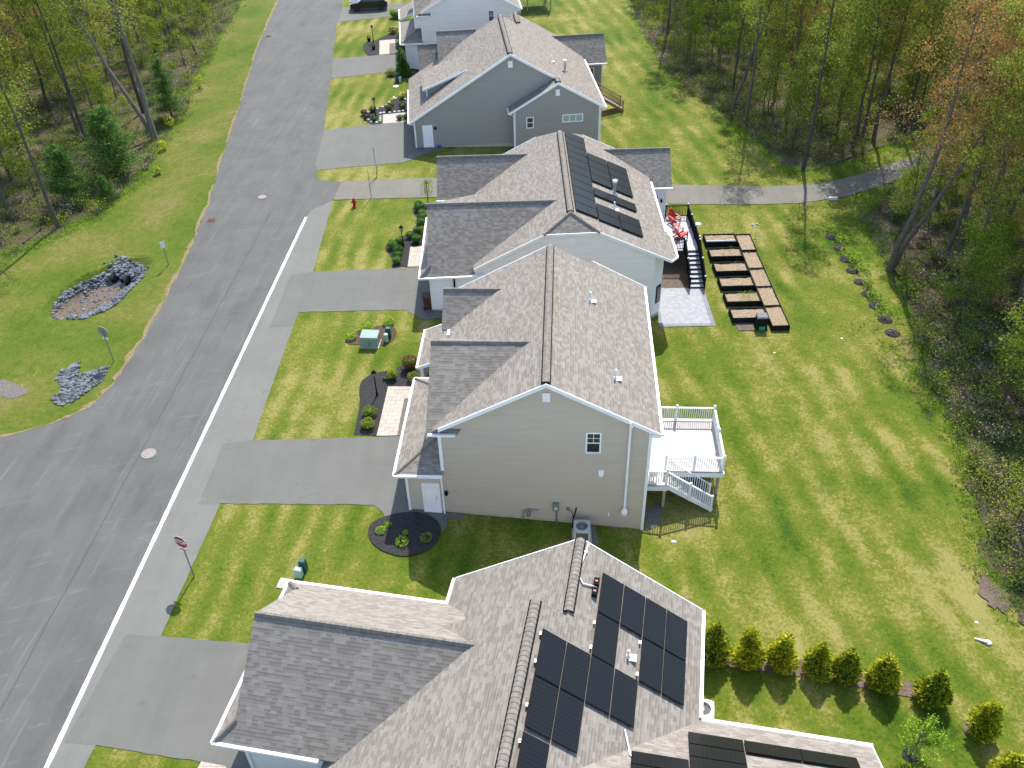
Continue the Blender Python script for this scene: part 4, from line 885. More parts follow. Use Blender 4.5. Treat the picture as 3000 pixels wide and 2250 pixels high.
e = post_sign('path_post', G(1104, 517), R(10), 'tall thin post on the grass strip beyond the footpath, with an orange marker', 2.5, .1, .1, 'sign_back')
m = MB(); m.box(-.1, .02, -.05, -.03, .4, 1.0); m.build('marker', 'sign_w', e); m = MB(); m.box(.02, .1, -.05, -.03, .1, 1.0); m.build('marker', m_plain('orange_strip', (.7, .28, .05)), e)
# hydrant
e = empty('fire_hydrant', G(1039, 606), 0, 'dark red fire hydrant on the lawn corner by the footpath', 'hydrant')
m = MB(); m.lathe([(.19, 0), (.19, .05), (.12, .06), (.115, .5), (.15, .52), (.15, .58), (.12, .6)], n=14); m.build('barrel', 'hyd', e)
m = MB(); m.lathe([(.13, .6), (.12, .68), (.06, .75), (.03, .76), (.03, .8)], n=12); m.build('bonnet', 'hyd', e)
for dx, dy in ((1, 0), (-1, 0), (0, -1)):
    m = MB(); m.tube([(dx * .1, dy * .1, .42), (dx * .19, dy * .19, .42)], .055, 10); m.tube([(dx * .19, dy * .19, .42), (dx * .23, dy * .23, .42)], .07, 10); m.build('nozzle', 'hyd', e)
# lamp posts
lp = empty('lamp_post', G(1105, 1159), 0, 'black lamp post in the mulch bed beside the beige house walkway', 'lamp post', 'black lamp posts in the front beds')
m = MB(); m.lathe([(.07, -.2), (.07, .25), (.04, .3), (.035, 1.42), (.055, 1.44), (.055, 1.5)], n=10); m.build('post', 'black', lp)
m = MB(); m.lathe([(.06, 1.5), (.13, 1.74), (.115, 1.745)], n=6); m.build('lamp_glass', 'lamp_glass', lp)
m = MB(); m.lathe([(.17, 1.74), (.16, 1.77), (.07, 1.87), (.02, 1.89), (.015, 1.96)], n=6)
for i in range(6): t = i * math.pi / 3; m.tube([(.062 * math.cos(t), .062 * math.sin(t), 1.5), (.135 * math.cos(t), .135 * math.sin(t), 1.75)], .012, 5)
m.build('lantern_frame', 'black', lp)
copy_tree(lp, G(1182, 727), 0, 'black lamp post among round boxwoods in front of the white house with panels'); copy_tree(lp, G(1101, 342), 0, 'black lamp post in the bed edged with white rocks before the gray house'); copy_tree(lp, G(1094, 123), 0, 'black lamp post farthest up the street, in the bed of the white house')
# utility boxes
e = empty('transformer_box', G(1087, 1008), R(-2), 'pale green transformer box on a pad in the mulch island', 'utility box')
m = MB(); m.box(-.6, .6, -.5, .5, -.1, .05); m.build('pad', 'concrete', e)
m = MB(); m.box(-.55, .55, -.44, .42, .05, .72); m.build('cabinet', 'green_b', e); m = MB(); m.hexa([(-.58, -.48, .72), (.58, -.48, .72), (.58, .46, .72), (-.58, .46, .72)], [(-.55, -.42, .8), (.55, -.42, .8), (.55, .42, .84), (-.55, .42, .84)]); m.build('lid', 'green_b', e); m = MB(); m.box(-.01, .01, -.445, -.44, .08, .7); m.box(.1, .14, -.46, -.44, .35, .48); m.build('door_seam', 'black', e)
def pedestal(p, label, w, d, h, mat, rz=0):
    e = empty('utility_pedestal', p, rz, label, 'utility pedestal', 'utility pedestals on the lawns'); m = MB(); m.box(-w / 2, w / 2, -d / 2, d / 2, -.1, h); m.build('housing', mat, e); m = MB(); m.hexa([(-w / 2 - .02, -d / 2 - .02, h), (w / 2 + .02, -d / 2 - .02, h), (w / 2 + .02, d / 2 + .02, h), (-w / 2 - .02, d / 2 + .02, h)], [(-w / 2 + .03, -d / 2 + .03, h + .07), (w / 2 - .03, -d / 2 + .03, h + .07), (w / 2 - .03, d / 2 - .03, h + .07), (-w / 2 + .03, d / 2 - .03, h + .07)]); m.build('lid', mat, e); return e
def bollard(p, label, r, h, mat='green_l'):
    e = empty('cable_bollard', p, 0, label, 'utility pedestal', 'utility pedestals on the lawns'); m = MB(); m.lathe([(r, -.1), (r, h * .85)], n=14); m.build('housing', mat, e); m = MB(); m.lathe([(r * 1.08, h * .84), (r * 1.08, h * .95), (r * .7, h)], n=14); m.build('lid', 'sign_w' if h < .6 else mat, e); return e
pedestal(G(1140, 990), 'dark green utility pedestal behind the transformer in the mulch island', .32, .3, .75, 'green_d'); bollard(G(1133, 1001), 'pale green round cable bollard beside the transformer box', .13, .62)
pedestal(G(892, 1672), 'dark green utility pedestal on the nearest lawn, behind a paler one', .3, .3, .72, 'green_d', R(-8)); pedestal(G(877, 1688), 'ribbed pale green utility box on the nearest lawn', .34, .3, .5, 'green_l', R(-8))
pedestal(G(1165, 240), 'dark green utility pedestal on the lawn between the gray and white houses', .3, .3, .85, 'green_d'); bollard(G(1173, 241), 'pale green bollard with a white cap on the lawn of the gray house', .13, .58)
e = tag(MB().build('x', 'concrete') if False else None, 1) if False else None
m = MB(); m.box(-.45, .45, -.3, .3, -.05, .05); o = m.build('utility_cover', 'concrete'); o.location = G(842, 1712); o.rotation_euler.z = R(-8); tag(o, 'flat gray utility cover slab in the grass by the nearest garage roof', 'utility cover')
m = MB(); m.lathe([(.3, -.02), (.3, .03), (.05, .05)], n=18); o = m.build('utility_cover', 'sign_w'); o.location = G(1160, 253); tag(o, 'round white utility cover in the grass before the gray house', 'utility cover')
# air conditioners
def ac(p, rz, label, mat, s=1.):
    e = empty('air_conditioner', p, rz, label, 'air conditioner'); e.scale = (s, s, s)
    m = MB(); m.box(-.48, .48, -.48, .48, -.3, .06); m.build('pad', 'concrete', e)
    m = MB(); m.box(-.36, .36, -.36, .36, .06, .68); m.build('coil', 'ac_dark', e)
    m = MB()
    for sx in (-1, 1):
        for sy in (-1, 1): m.cbox((sx * .35, sy * .35, .37), (.1, .1, .64))
    m.cbox((0, 0, .1), (.76, .76, .08))
    m.build('cabinet', mat, e)
    m = MB(); n = 32; rin = .29
    def sq(t, r, p=5): c, s_ = math.cos(t), math.sin(t); k = (abs(c) ** p + abs(s_) ** p) ** (-1 / p); return (c * k * r, s_ * k * r)
    for i in range(n):
        a, b = 2 * math.pi * i / n, 2 * math.pi * (i + 1) / n; A0, B0 = sq(a, .4), sq(b, .4)
        m.add([(A0[0], A0[1], .68), (B0[0], B0[1], .68), (B0[0], B0[1], .76), (A0[0], A0[1], .76), (rin * math.cos(a), rin * math.sin(a), .77), (rin * math.cos(b), rin * math.sin(b), .77), (rin * math.cos(a), rin * math.sin(a), .66), (rin * math.cos(b), rin * math.sin(b), .66)], [(0, 1, 2, 3), (3, 2, 5, 4), (4, 5, 7, 6)])
    m.build('top_panel', mat, e)
    m = MB()
    for r in (.08, .13, .18, .23, .28):
        m.tube([(r * math.cos(t), r * math.sin(t), .765) for t in [2 * math.pi * i / 24 for i in range(25)]], .006, 4, cap=False)
    for i in range(8): t = i * math.pi / 4; m.tube([(.05 * math.cos(t), .05 * math.sin(t), .762), (.29 * math.cos(t), .29 * math.sin(t), .762)], .006, 4)
    m.build('fan_grille', 'galv', e)
    m = MB(); m.lathe([(.09, .6), (.09, .7), (.02, .72)], n=12)
    for i in range(4):
        t = i * math.pi / 2 + .4; c, s_ = math.cos(t), math.sin(t); m.hexa([(c * .08 - s_ * .05, s_ * .08 + c * .05, .6), (c * .27 - s_ * .1, s_ * .27 + c * .1, .6), (c * .27 + s_ * .1, s_ * .27 - c * .1, .66), (c * .08 + s_ * .05, s_ * .08 - c * .05, .66)], [(c * .08 - s_ * .05, s_ * .08 + c * .05, .61), (c * .27 - s_ * .1, s_ * .27 + c * .1, .61), (c * .27 + s_ * .1, s_ * .27 - c * .1, .67), (c * .08 + s_ * .05, s_ * .08 - c * .05, .67)])
    m.build('fan', 'galv', e)
    return e
ac(G(1704, 1572), 0, 'gray air conditioner with a round fan grille beside the beige house wall', 'ac', 1.05); ac(A.W(5.9, 1.95, T(*A.W(5.9, 1.95).xy)), R(-7.8), 'white air conditioner tucked under the eave of the nearest house', 'white_m', 1.1)
# wheelie bin
e = empty('wheelie_bin', G(1257, 902, .02), R(93), 'dark brown wheelie bin against the garage of the white house with panels', 'bin')
m = MB(); m.hexa([(-.22, -.25, .08), (.22, -.25, .08), (.22, .25, .08), (-.22, .25, .08)], [(-.29, -.34, .95), (.29, -.34, .95), (.29, .34, .95), (-.29, .34, .95)]); m.box(-.31, .31, -.36, .36, .95, .99); m.build('body', 'brown', e)
m = MB(); m.hexa([(-.31, -.37, .99), (.31, -.37, .99), (.31, .38, .99), (-.31, .38, .99)], [(-.27, -.33, 1.05), (.27, -.33, 1.05), (.27, .36, 1.08), (-.27, .36, 1.08)]); l = m.build('lid', 'brown', e); m = MB(); m.tube([(-.28, .42, 1.02), (.28, .42, 1.02)], .02, 6); m.build('handle', 'brown', l)
for sx in (-1, 1):
    m = MB(); m.tube([(sx * .22, .26, .1), (sx * .27, .26, .1)], .1, 12); m.build('wheel', 'tyre', e)
# raised beds
rb = 0
def raised_bed(u0, u1, v0, v1, label, soil='chips', plants=0):
    q = C.W((u0 + u1) / 2, (v0 + v1) / 2); z = T(q.x, q.y); top = z + .42; e = empty('raised_bed', C.W((u0 + u1) / 2, (v0 + v1) / 2, z), C.yaw, label, 'garden bed', 'black raised garden beds'); w, d = (u1 - u0) / 2, (v1 - v0) / 2; h = top - z
    m = MB(); t = .05
    m.box(-w, w, -d, -d + t, -.1, h); m.box(-w, w, d - t, d, -.1, h); m.box(-w, -w + t, -d + t, d - t, -.1, h); m.box(w - t, w, -d + t, d - t, -.1, h)
    n = max(2, round(w * 2 / .8))
    for i in range(n + 1): x = lerp(-w, w, i / n); m.cbox((x, -d - .012, h * .45), (.05, .03, h * .95)); m.cbox((x, d + .012, h * .5), (.05, .03, h * 1.06))
    m.build('frame', 'bin', e)
    s = MB(); N, K = 12, 8; zs = h - .09
    for j in range(K + 1):
        for i in range(N + 1): s.v.append((lerp(-w + t, w - t, i / N), lerp(-d + t, d - t, j / K), zs + rnd.uniform(-.035, .035)))
    for j in range(K):
        for i in range(N): a = j * (N + 1) + i; s.f.append((a, a + 1, a + N + 2, a + N + 1))
    s.build('soil', soil, e)
    if plants:
        p = MB()
        for i in range(plants): p.leaf((rnd.uniform(-w * .2, w * .85), rnd.uniform(-d * .8, d * .8), zs + rnd.uniform(.03, .35)), .14, rnd, .2, .25)
        p.build('seedlings', 'leaf_l', e)
    return e
lb = ['with a white pipe across it, beside the deck stairs', 'with seedlings, second from the footpath', 'third from the footpath', 'fourth from the footpath, reddish mulch', 'with tall green sprouts, fifth from the footpath', 'nearest the camera behind the compost bin']
for i in range(6): v1 = 10.87 - i * 2.01; raised_bed(20.28, 22.66, v1 - 1.24, v1, 'wide black raised bed ' + lb[i], plants=(0, 25, 8, 0, 130, 0)[i])
rl = ['farthest, touching the footpath end of the row', 'second from the footpath', 'third, with a green sprout at its corner', 'fourth, pale chips', 'nearest the camera, at the lawn corner']
for i in range(5): v1 = 10.82 - i * 2.45; raised_bed(22.7, 23.88, v1 - 2.42, v1, 'long black raised bed of the right column, ' + rl[i], plants=(0, 6, 30, 6, 0)[i])
m = MB(); q = C.W(21.5, 10.2); zq = T(q.x, q.y) + .46; m.tube([(20.3, 9.72, zq), (22.5, 9.75, zq)], .045, 8); m.v = [tuple(C.W(*v)) for v in m.v]; tag(m.build('plastic_pipe', 'white_m'), 'white plastic pipe lying across the farthest wide raised bed', 'pipe')
e = empty('compost_bin', C.W(22.05, -1.0, T(*C.W(22.05, -1).xy)), C.yaw, 'black compost bin with a gray lid and a bright green hatch before the raised beds', 'compost bin')
m = MB(); m.hexa([(-.38, -.36, -.05), (.38, -.36, -.05), (.38, .36, -.05), (-.38, .36, -.05)], [(-.33, -.31, .95), (.33, -.31, .95), (.33, .31, .95), (-.33, .31, .95)])
for i in range(5): z = .1 + i * .17; m.cbox((0, -.365 + z * .05, z), (.7, .02, .03))
m.build('body', 'bin', e); m = MB(); m.hexa([(-.37, -.35, .95), (.37, -.35, .95), (.37, .35, .95), (-.37, .35, .95)], [(-.3, -.28, 1.03), (.3, -.28, 1.03), (.3, .28, 1.03), (-.3, .28, 1.03)]); m.build('lid', 'lid', e)
m = MB(); m.box(-.2, .2, -.4, -.36, .05, .34); m.build('hatch', 'green_br', e)
sheet('soil_patch', [C.W(20.5, -1.35).xy, C.W(22.5, -1.4).xy, C.W(22.5, -.5).xy, C.W(20.4, -.45).xy], .045, 'soil', 'stuff')
for u, v, n in ((24.1, 11.2, 0), (24.45, 11.3, 1)):
    e = empty('garden_stake', C.W(u, v, T(*C.W(u, v).xy)), 0, ('thin garden stake with a pale blue ball beside the farthest raised bed', 'thin garden stake with a pale blue ball standing clear of the raised beds')[n], 'garden stake')
    m = MB(); m.tube([(0, 0, 0), (0, 0, .85)], .012, 5); m.build('rod', 'galv', e); m = MB(); m.blob((0, 0, .9), .1, 2, 0); m.build('ball', 'blue', e)

# ---------------------------------------------------------------- decks
def railing(parent, p, q, z, mat, rail=.09, bal=.036, gap=.115, h=.95, z2=None, balmat=None):
    p = Vector((p[0], p[1], z)); q = Vector((q[0], q[1], z2 if z2 is not None else z)); m = MB(); b = MB()
    up = Vector((0, 0, h)); m.beam(p + up, q + up, rail, .05); m.beam(p + Vector((0, 0, .1)), q + Vector((0, 0, .1)), .05, .05)
    n = max(1, int((Vector((q.x, q.y)) - Vector((p.x, p.y))).length / gap))
    for i in range(1, n): t = p.lerp(q, i / n); b.cbox((t.x, t.y, t.z + h / 2 + .04), (bal, bal, h - .13))
    r = m.build('railing', mat, parent); b.build('balusters', balmat or mat, r)
def post(parent, x, y, z0, z1, mat, w=.11, cap='white_m'):
    m = MB(); m.cbox((x, y, (z0 + z1) / 2), (w, w, z1 - z0)); o = m.build('post', mat, parent)
    k = MB(); k.hexa([(x - w * .68, y - w * .68, z1), (x + w * .68, y - w * .68, z1), (x + w * .68, y + w * .68, z1), (x - w * .68, y + w * .68, z1)], [(x - w * .4, y - w * .4, z1 + .07), (x + w * .4, y - w * .4, z1 + .07), (x + w * .4, y + w * .4, z1 + .07), (x - w * .4, y + w * .4, z1 + .07)]); k.build('post_cap', cap, o)
def stairs(parent, p, d, w, z0, z1, n, tread, stringer, riser=None):
    """flight going from p in direction d, dropping from z0 to z1"""
    p = Vector((p[0], p[1], 0)); d = Vector((d[0], d[1], 0)); L = d.length; d.normalize(); s = Vector((-d.y, d.x, 0)); rise = (z0 - z1) / n; run = L / (n - 1)
    t = MB(); r = MB()
    for i in range(1, n):
        z = z0 - rise * i; a = p + d * (run * (i - 1)); b = a + d * (run + .02)
        t.hexa([a + Vector((0, 0, z - .035)), b + Vector((0, 0, z - .035)), b + s * w + Vector((0, 0, z - .035)), a + s * w + Vector((0, 0, z - .035))], [a + Vector((0, 0, z)), b + Vector((0, 0, z)), b + s * w + Vector((0, 0, z)), a + s * w + Vector((0, 0, z))])
        if riser: c = a - d * .012; r.hexa([c + Vector((0, 0, z + .0)), c + d * .01 + Vector((0, 0, z)), c + d * .01 + s * w + Vector((0, 0, z)), c + s * w + Vector((0, 0, z))], [c + Vector((0, 0, z + rise - .036)), c + d * .01 + Vector((0, 0, z + rise - .036)), c + d * .01 + s * w + Vector((0, 0, z + rise - .036)), c + s * w + Vector((0, 0, z + rise - .036))])
    st = MB()
    for k in (-.03, w + .03):
        o = s * k; st.beam(p + o + Vector((0, 0, z0 - rise * .9)), p + o + d * (L + .1) + Vector((0, 0, z1 + .05)), .045, .3)
    f = t.build('stair_tread', tread, parent); st.build('stringer', stringer, parent)
    if riser: r.build('stair_riser', riser, parent)
# white deck of the beige house (world axes)
zd = .42; e = empty('white_deck', (0, 0, 0), 0, 'white deck with white balusters and a stair, behind the beige house', 'deck')
m = MB(); m.box(4.32, 8.6, 34.48, 38.62, zd - .04, zd); m.box(4.32, 5.58, 33.42, 34.48, zd - .04, zd); m.build('deck_floor', 'deck_w', e)
for a, b in (((5.6, 34.44), (8.62, 34.44)), ((4.3, 33.38), (5.6, 33.38)), ((5.6, 33.38), (5.6, 34.44)), ((8.64, 34.42), (8.64, 38.66)), ((4.3, 38.66), (8.62, 38.66))): m = MB(); m.beam((a[0], a[1], zd - .2), (b[0], b[1], zd - .2), .04, .3); m.build('skirt_board', 'white', e)
P = [(8.56, 34.54), (8.56, 36.65), (8.56, 38.56), (6.48, 38.56), (5.56, 34.54), (7.05, 34.54), (5.52, 33.46)]
for x, y in P: post(e, x, y, zd, zd + 1.08, 'white_m')
railing(e, (8.56, 34.58), (8.56, 38.56), zd, 'white_m'); railing(e, (4.4, 38.56), (8.5, 38.56), zd, 'white_m'); railing(e, (5.6, 34.54), (8.5, 34.54), zd, 'white_m'); railing(e, (4.36, 33.46), (5.48, 33.46), zd, 'white_m')
gz = T(8.1, 34)
stairs(e, (5.6, 33.5), (2.4, 0), .88, zd, gz, 10, 'deck_w', 'white')
railing(e, (5.58, 33.46), (8.0, 33.46), zd - .05, 'white_m', z2=gz + .12); railing(e, (5.6, 34.4), (8.0, 34.4), zd - .05, 'white_m', z2=gz + .12)
for x, y in ((6.8, 33.46), (8.0, 33.46), (8.0, 34.4)): f = (x - 5.6) / 2.4; z = lerp(zd, gz + .1, min(f, 1)); post(e, x, y, z - .2, z + 1.0, 'white_m')
for x, y in ((5.48, 33.56), (8.45, 34.75), (8.45, 38.3), (5.48, 38.3)):
    m = MB(); m.cbox((x, y, (zd + gz) / 2 - .3), (.14, .14, zd - gz + .3)); m.build('support_post', 'wood_p', e)
m = MB(); m.lathe([(.02, .4), (.4, .42), (.42, .5), (.05, .62)], n=16); m.lathe([(.3, 0), (.33, .3), (.3, .4)], n=12); o = m.build('fire_bowl', 'bin'); o.location = (7.5, 35.6, T(7.5, 35.6)); o.scale = (.9, .9, .9); tag(o, 'black round covered bowl in the shade under the white deck', 'fire bowl')
e2 = empty('white_chair', (4.8, 33.8, zd), R(200), 'white chair with a black bag on the white deck corner by the house', 'chair')
m = MB(); m.box(-.22, .22, -.2, .2, .4, .44); m.build('seat', 'white_m', e2); m = MB(); m.box(-.22, .22, .17, .2, .46, .85); m.build('backrest', 'white_m', e2)
for x, y in ((-.2, -.18), (.2, -.18), (-.2, .18), (.2, .18)): m = MB(); m.box(x - .02, x + .02, y - .02, y + .02, 0, .4); m.build('leg', 'white_m', e2)
m = MB(); m.blob((4.8, 33.8, zd + .55), .16, 2, .15, (1, .7, .9)); tag(m.build('bag', 'black', uv=False), 'small black bag lying on the white deck chair', 'bag')
# gray deck of the white house, in the house frame
e = empty('gray_deck', (C.o.x, C.o.y, 0), C.yaw, 'gray deck with black railings and stairs behind the white house', 'deck'); zd = -.02
m = MB(); m.box(15.55, 19.2, 7.0, 12.15, zd - .04, zd); m.build('deck_floor', 'deck_g', e)
m = MB(); m.beam((15.5, 6.96, zd - .2), (19.2, 6.96, zd - .2), .05, .32); m.beam((19.24, 6.96, zd - .2), (19.24, 12.2, zd - .2), .05, .32); m.build('skirt_board', 'riser', e)
for x, y in ((17.45, 12.1), (19.14, 12.1), (19.14, 10.4), (19.14, 8.7), (19.14, 7.1), (18.05, 7.06)): post(e, x, y, zd, zd + 1.08, 'black', .1, 'sign_w')
railing(e, (17.45, 12.1), (19.1, 12.1), zd, 'black'); railing(e, (19.14, 7.1), (19.14, 12.1), zd, 'black'); railing(e, (16.3, 7.06), (18.05, 7.06), zd, 'black')
gz = T(*C.W(18.5, 3.6).xy)
stairs(e, (18.12, 7.0), (0, -3.0), 1.0, zd, gz + .02, 9, 'tread', 'riser', 'riser')
for x in (18.1, 19.15):
    for y in (6.9, 5.4, 3.95): z = lerp(zd, gz + .05, (6.95 - y) / 3.0); post(e, x, y, z - .3, z + .98, 'black', .1, 'sign_w')
    railing(e, (x, 6.9), (x, 4.0), zd - .02, 'black', z2=gz + .12)
for x, y in ((16.3, 7.15), (19.1, 7.15), (19.1, 12)): m = MB(); m.cbox((x, y, (zd + gz) / 2 - .2), (.14, .14, zd - gz + .1)); m.build('support_post', 'riser', e)
m = MB(); m.lathe([(.1, 1.1), (.22, 1.16), (.22, 1.2), (.14, 1.17)], n=16); o = m.build('planter_dish', 'blue'); o.location = C.W(19.3, 8.75, zd); tag(o, 'pale blue dish on the black deck railing', 'dish')
def adirondack(p, rz, label):
    e = empty('adirondack_chair', p, rz, label, 'chair', 'red chairs on the gray deck')
    m = MB()
    for i in range(6): y = -.28 + i * .105; m.hexa([(-.27, y, .36 - i * .03), (.27, y, .36 - i * .03), (.27, y + .09, .335 - i * .03), (-.27, y + .09, .335 - i * .03)], [(-.27, y, .385 - i * .03), (.27, y, .385 - i * .03), (.27, y + .09, .36 - i * .03), (-.27, y + .09, .36 - i * .03)])
    m.build('seat', 'red', e)
    m = MB()
    for i in range(7):
        x = (i - 3) * .09; h = .78 - .035 * (i - 3) ** 2; m.hexa([(x - .035, .28, .2), (x + .035, .28, .2), (x + .035, .305, .2), (x - .035, .305, .2)], [(x * 1.2 - .042, .28 + h * .42, .2 + h), (x * 1.2 + .042, .28 + h * .42, .2 + h), (x * 1.2 + .042, .31 + h * .42, .2 + h), (x * 1.2 - .042, .31 + h * .42, .2 + h)])
    m.build('backrest', 'red', e)
    for s in (-1, 1):
        m = MB(); m.hexa([(s * .33 - .07, -.36, .56), (s * .33 + .07, -.36, .56), (s * .33 + .06, .42, .53), (s * .33 - .06, .42, .53)], [(s * .33 - .07, -.36, .585), (s * .33 + .07, -.36, .585), (s * .33 + .06, .42, .555), (s * .33 - .06, .42, .555)]); m.build('armrest', 'red', e)
        m = MB(); m.box(s * .31 - .02, s * .31 + .02, -.34, -.25, 0, .56); m.build('leg', 'red', e); m = MB(); m.hexa([(s * .28 - .02, -.3, .26), (s * .28 + .02, -.3, .26), (s * .28 + .02, .62, 0), (s * .28 - .02, .62, 0)], [(s * .28 - .02, -.3, .36), (s * .28 + .02, -.3, .36), (s * .28 + .02, .62, .09), (s * .28 - .02, .62, .09)]); m.build('leg', 'red', e)
    return e
adirondack(C.W(18.0, 11.15, zd), C.yaw + R(25), 'red slatted armchair at the far corner of the gray deck, facing the stairs'); adirondack(C.W(18.2, 8.95, zd), C.yaw + R(115), 'red slatted armchair nearer the deck stairs, turned sideways')
e = empty('side_table', C.W(17.95, 10.05, zd), C.yaw, 'small red side table between the two red chairs', 'table'); m = MB()
for i in range(5): m.box(-.22, .22, -.22 + i * .09, -.14 + i * .09, .43, .455)
m.build('table_top', 'red', e)
for x, y in ((-.18, -.18), (.18, -.18), (-.18, .18), (.18, .18)): m = MB(); m.box(x - .02, x + .02, y - .02, y + .02, 0, .43); m.build('leg', 'red', e)
# wooden stairs of the gray house
e = empty('wooden_stairs', (D.o.x, D.o.y, 0), D.yaw, 'brown wooden stairs with baluster railings behind the gray house', 'stairs'); zt = .35; gz = T(*D.W(20.4, 7).xy)
z0 = 1.0
m = MB(); m.box(16.5, 17.7, 7.4, 8.7, z0 - .05, z0); m.build('landing', 'wood', e); stairs(e, (17.7, 7.45), (2.6, 0), 1.2, z0, gz, 11, 'deck_w', 'wood')
for y in (7.42, 8.7): railing(e, (17.5, y), (20.3, y), z0, 'wood', z2=gz + .15); post(e, 20.3, y, gz - .1, gz + 1.1, 'wood', .1, 'wood'); post(e, 17.6, y, gz, z0 + 1.05, 'wood', .1, 'wood')
# white deck of the farthest house
e = empty('white_deck', (Fh.o.x, Fh.o.y, 0), Fh.yaw, 'white deck on tall posts behind the farthest pale house', 'deck'); zd = 1.5; gz = T(*Fh.W(14, 3).xy)
m = MB(); m.box(12.1, 16.2, .6, 4.6, zd - .04, zd); m.build('deck_floor', 'deck_w', e); m = MB(); m.beam((12.1, .56, zd - .2), (16.2, .56, zd - .2), .05, .32); m.beam((16.24, .54, zd - .2), (16.24, 4.6, zd - .2), .05, .32); m.build('skirt_board', 'white', e)
for x, y in ((12.2, .65), (14.2, .65), (16.14, .65), (16.14, 4.5)): post(e, x, y, zd, zd + 1.05, 'white_m')
railing(e, (12.2, .65), (16.1, .65), zd, 'white_m'); railing(e, (16.14, .65), (16.14, 4.5), zd, 'white_m')
for x, y in ((13, .8), (16, .8), (16, 4.4), (15.2, .8)): m = MB(); m.cbox((x, y, (zd + gz) / 2 - .2), (.15, .15, zd - gz)); m.build('support_post', 'wood_p', e)

# ---------------------------------------------------------------- car
cp = G(1082, 27); e = empty('parked_car', (cp.x, cp.y, .02), R(10), 'black parked suv on the farthest driveway', 'car')
hw = .93; prof = [(-2.35, .55), (-2.3, .95), (-1.3, 1.08), (-.6, 1.6), (.2, 1.7), (1.3, 1.66), (2.0, 1.2), (2.3, 1.05), (2.36, .5)]
m = MB(); lower = [(-2.36, .4), (-2.36, .8), (-2.2, .98), (-1.25, 1.08), (2.15, 1.1), (2.38, .95), (2.36, .4)]
def loft(m, prof, ys):
    k = len(prof); i0 = len(m.v)
    for y, s in ys: m.v += [(x * s, y, z if z < 1.2 else 1.1 + (z - 1.1) * (1 if s > .99 else .97)) for x, z in prof]
    n = len(ys)
    for j in range(n - 1):
        for i in range(k): a, b = i0 + j * k + i, i0 + j * k + (i + 1) % k; m.f.append((a, b, b + k, a + k))
    m.f.append(tuple(i0 + i for i in range(k))[::-1]); m.f.append(tuple(i0 + (n - 1) * k + i for i in range(k)))
loft(m, lower, [(-hw, .95), (-hw + .08, .985), (-.4, 1.), (.4, 1.), (hw - .08, .985), (hw, .95)])
cab = [(-1.3, 1.07), (-.55, 1.6), (.1, 1.7), (1.5, 1.66), (2.15, 1.1)]; i0 = len(m.v)
for y, s in ((-.86, 0), (-.66, 1), (.66, 1), (.86, 0)): m.v += [(x, y if z < 1.2 else (y if s else math.copysign(.7, y)), z if s else min(z, 1.62)) for x, z in cab]
for j in range(3):
    for i in range(4): a = i0 + j * 5 + i; m.f.append((a, a + 1, a + 6, a + 5))
m.f.append(tuple(range(i0, i0 + 5))[::-1]); m.f.append(tuple(range(i0 + 15, i0 + 20)))
body = m.build('body', 'paint_k', e)
w = MB()
for s in (-1, 1):
    f = lambda x, z: (x, s * (.872 - (z - 1.12) * .33), z)
    for q in ([(-.95, 1.14), (.25, 1.14), (.25, 1.58), (-.5, 1.54)], [(.33, 1.14), (1.45, 1.14), (1.35, 1.57), (.33, 1.58)]): w.face([f(*p) for p in q][::s])
w.face([(-1.22, -.62, 1.14), (-1.22, .62, 1.14), (-.6, .58, 1.57), (-.6, -.58, 1.57)]); w.face([(2.13, .62, 1.15), (2.13, -.62, 1.15), (1.58, -.58, 1.6), (1.58, .58, 1.6)])
w.build('window', 'glass', e)
for x in (-1.5, 1.45):
    for s in (-1, 1):
        t = MB(); t.tube([(x, s * .72, .36), (x, s * .95, .36)], .36, 20); t = t.build('wheel', 'tyre', e); r = MB(); r.tube([(x, s * .93, .36), (x, s * .965, .36)], .23, 12); r.build('rim', 'rim', t)
for s in (-1, 1): h = MB(); h.cbox((-2.28, s * .68, .85), (.16, .36, .14)); h.build('headlight', 'lamp_glass', e); h = MB(); h.cbox((2.3, s * .72, .92), (.14, .3, .16)); h.build('tail_light', 'hyd', e); h = MB(); h.cbox((-.85, s * 1.0, 1.15), (.14, .2, .13)); h.build('wing_mirror', 'paint_k', e)

# small things on the back lawn
m = MB(); m.tube([(-.55, 0, .05), (0, 0, .1), (.15, .02, .14)], [.05, .09, .16], 10); m.lathe([(.16, 0), (.17, .12), (.06, .2)], (.2, .03, 0), 12); o = m.build('drain_outlet', 'white_m'); o.scale = (.75, .75, .75); o.location = G(2884, 1882); o.rotation_euler.z = R(-25); tag(o, 'white plastic drain outlet lying on the right lawn', 'drain outlet')
for i, (x, y, l) in enumerate(((1974, 1587, 'white scrap on the grass below the white deck'), (2466, 992, 'tiny white marker cap in the grass near the mulch mounds'), (2269, 1034, 'tiny white marker cap in the grass before the compost bin'), (2861, 1824, 'tiny white scrap in the grass beyond the drain outlet'))):
    m = MB(); m.blob((0, 0, .02), .1 if i == 0 else .07, 1, .2, (1.3, 1, .35)); o = m.build('litter_scrap', 'sign_w', uv=False); o.location = G(x, y); tag(o, l, 'litter')
m = MB(); m.cbox((0, 0, .1), (.7, .22, .2)); m.cbox((0, 0, .215), (.64, .18, .03)); o = m.build('valve_box', 'sign_w'); o.location = G(2440, 585); tag(o, 'small white box at the edge of the footpath near the tree', 'box')
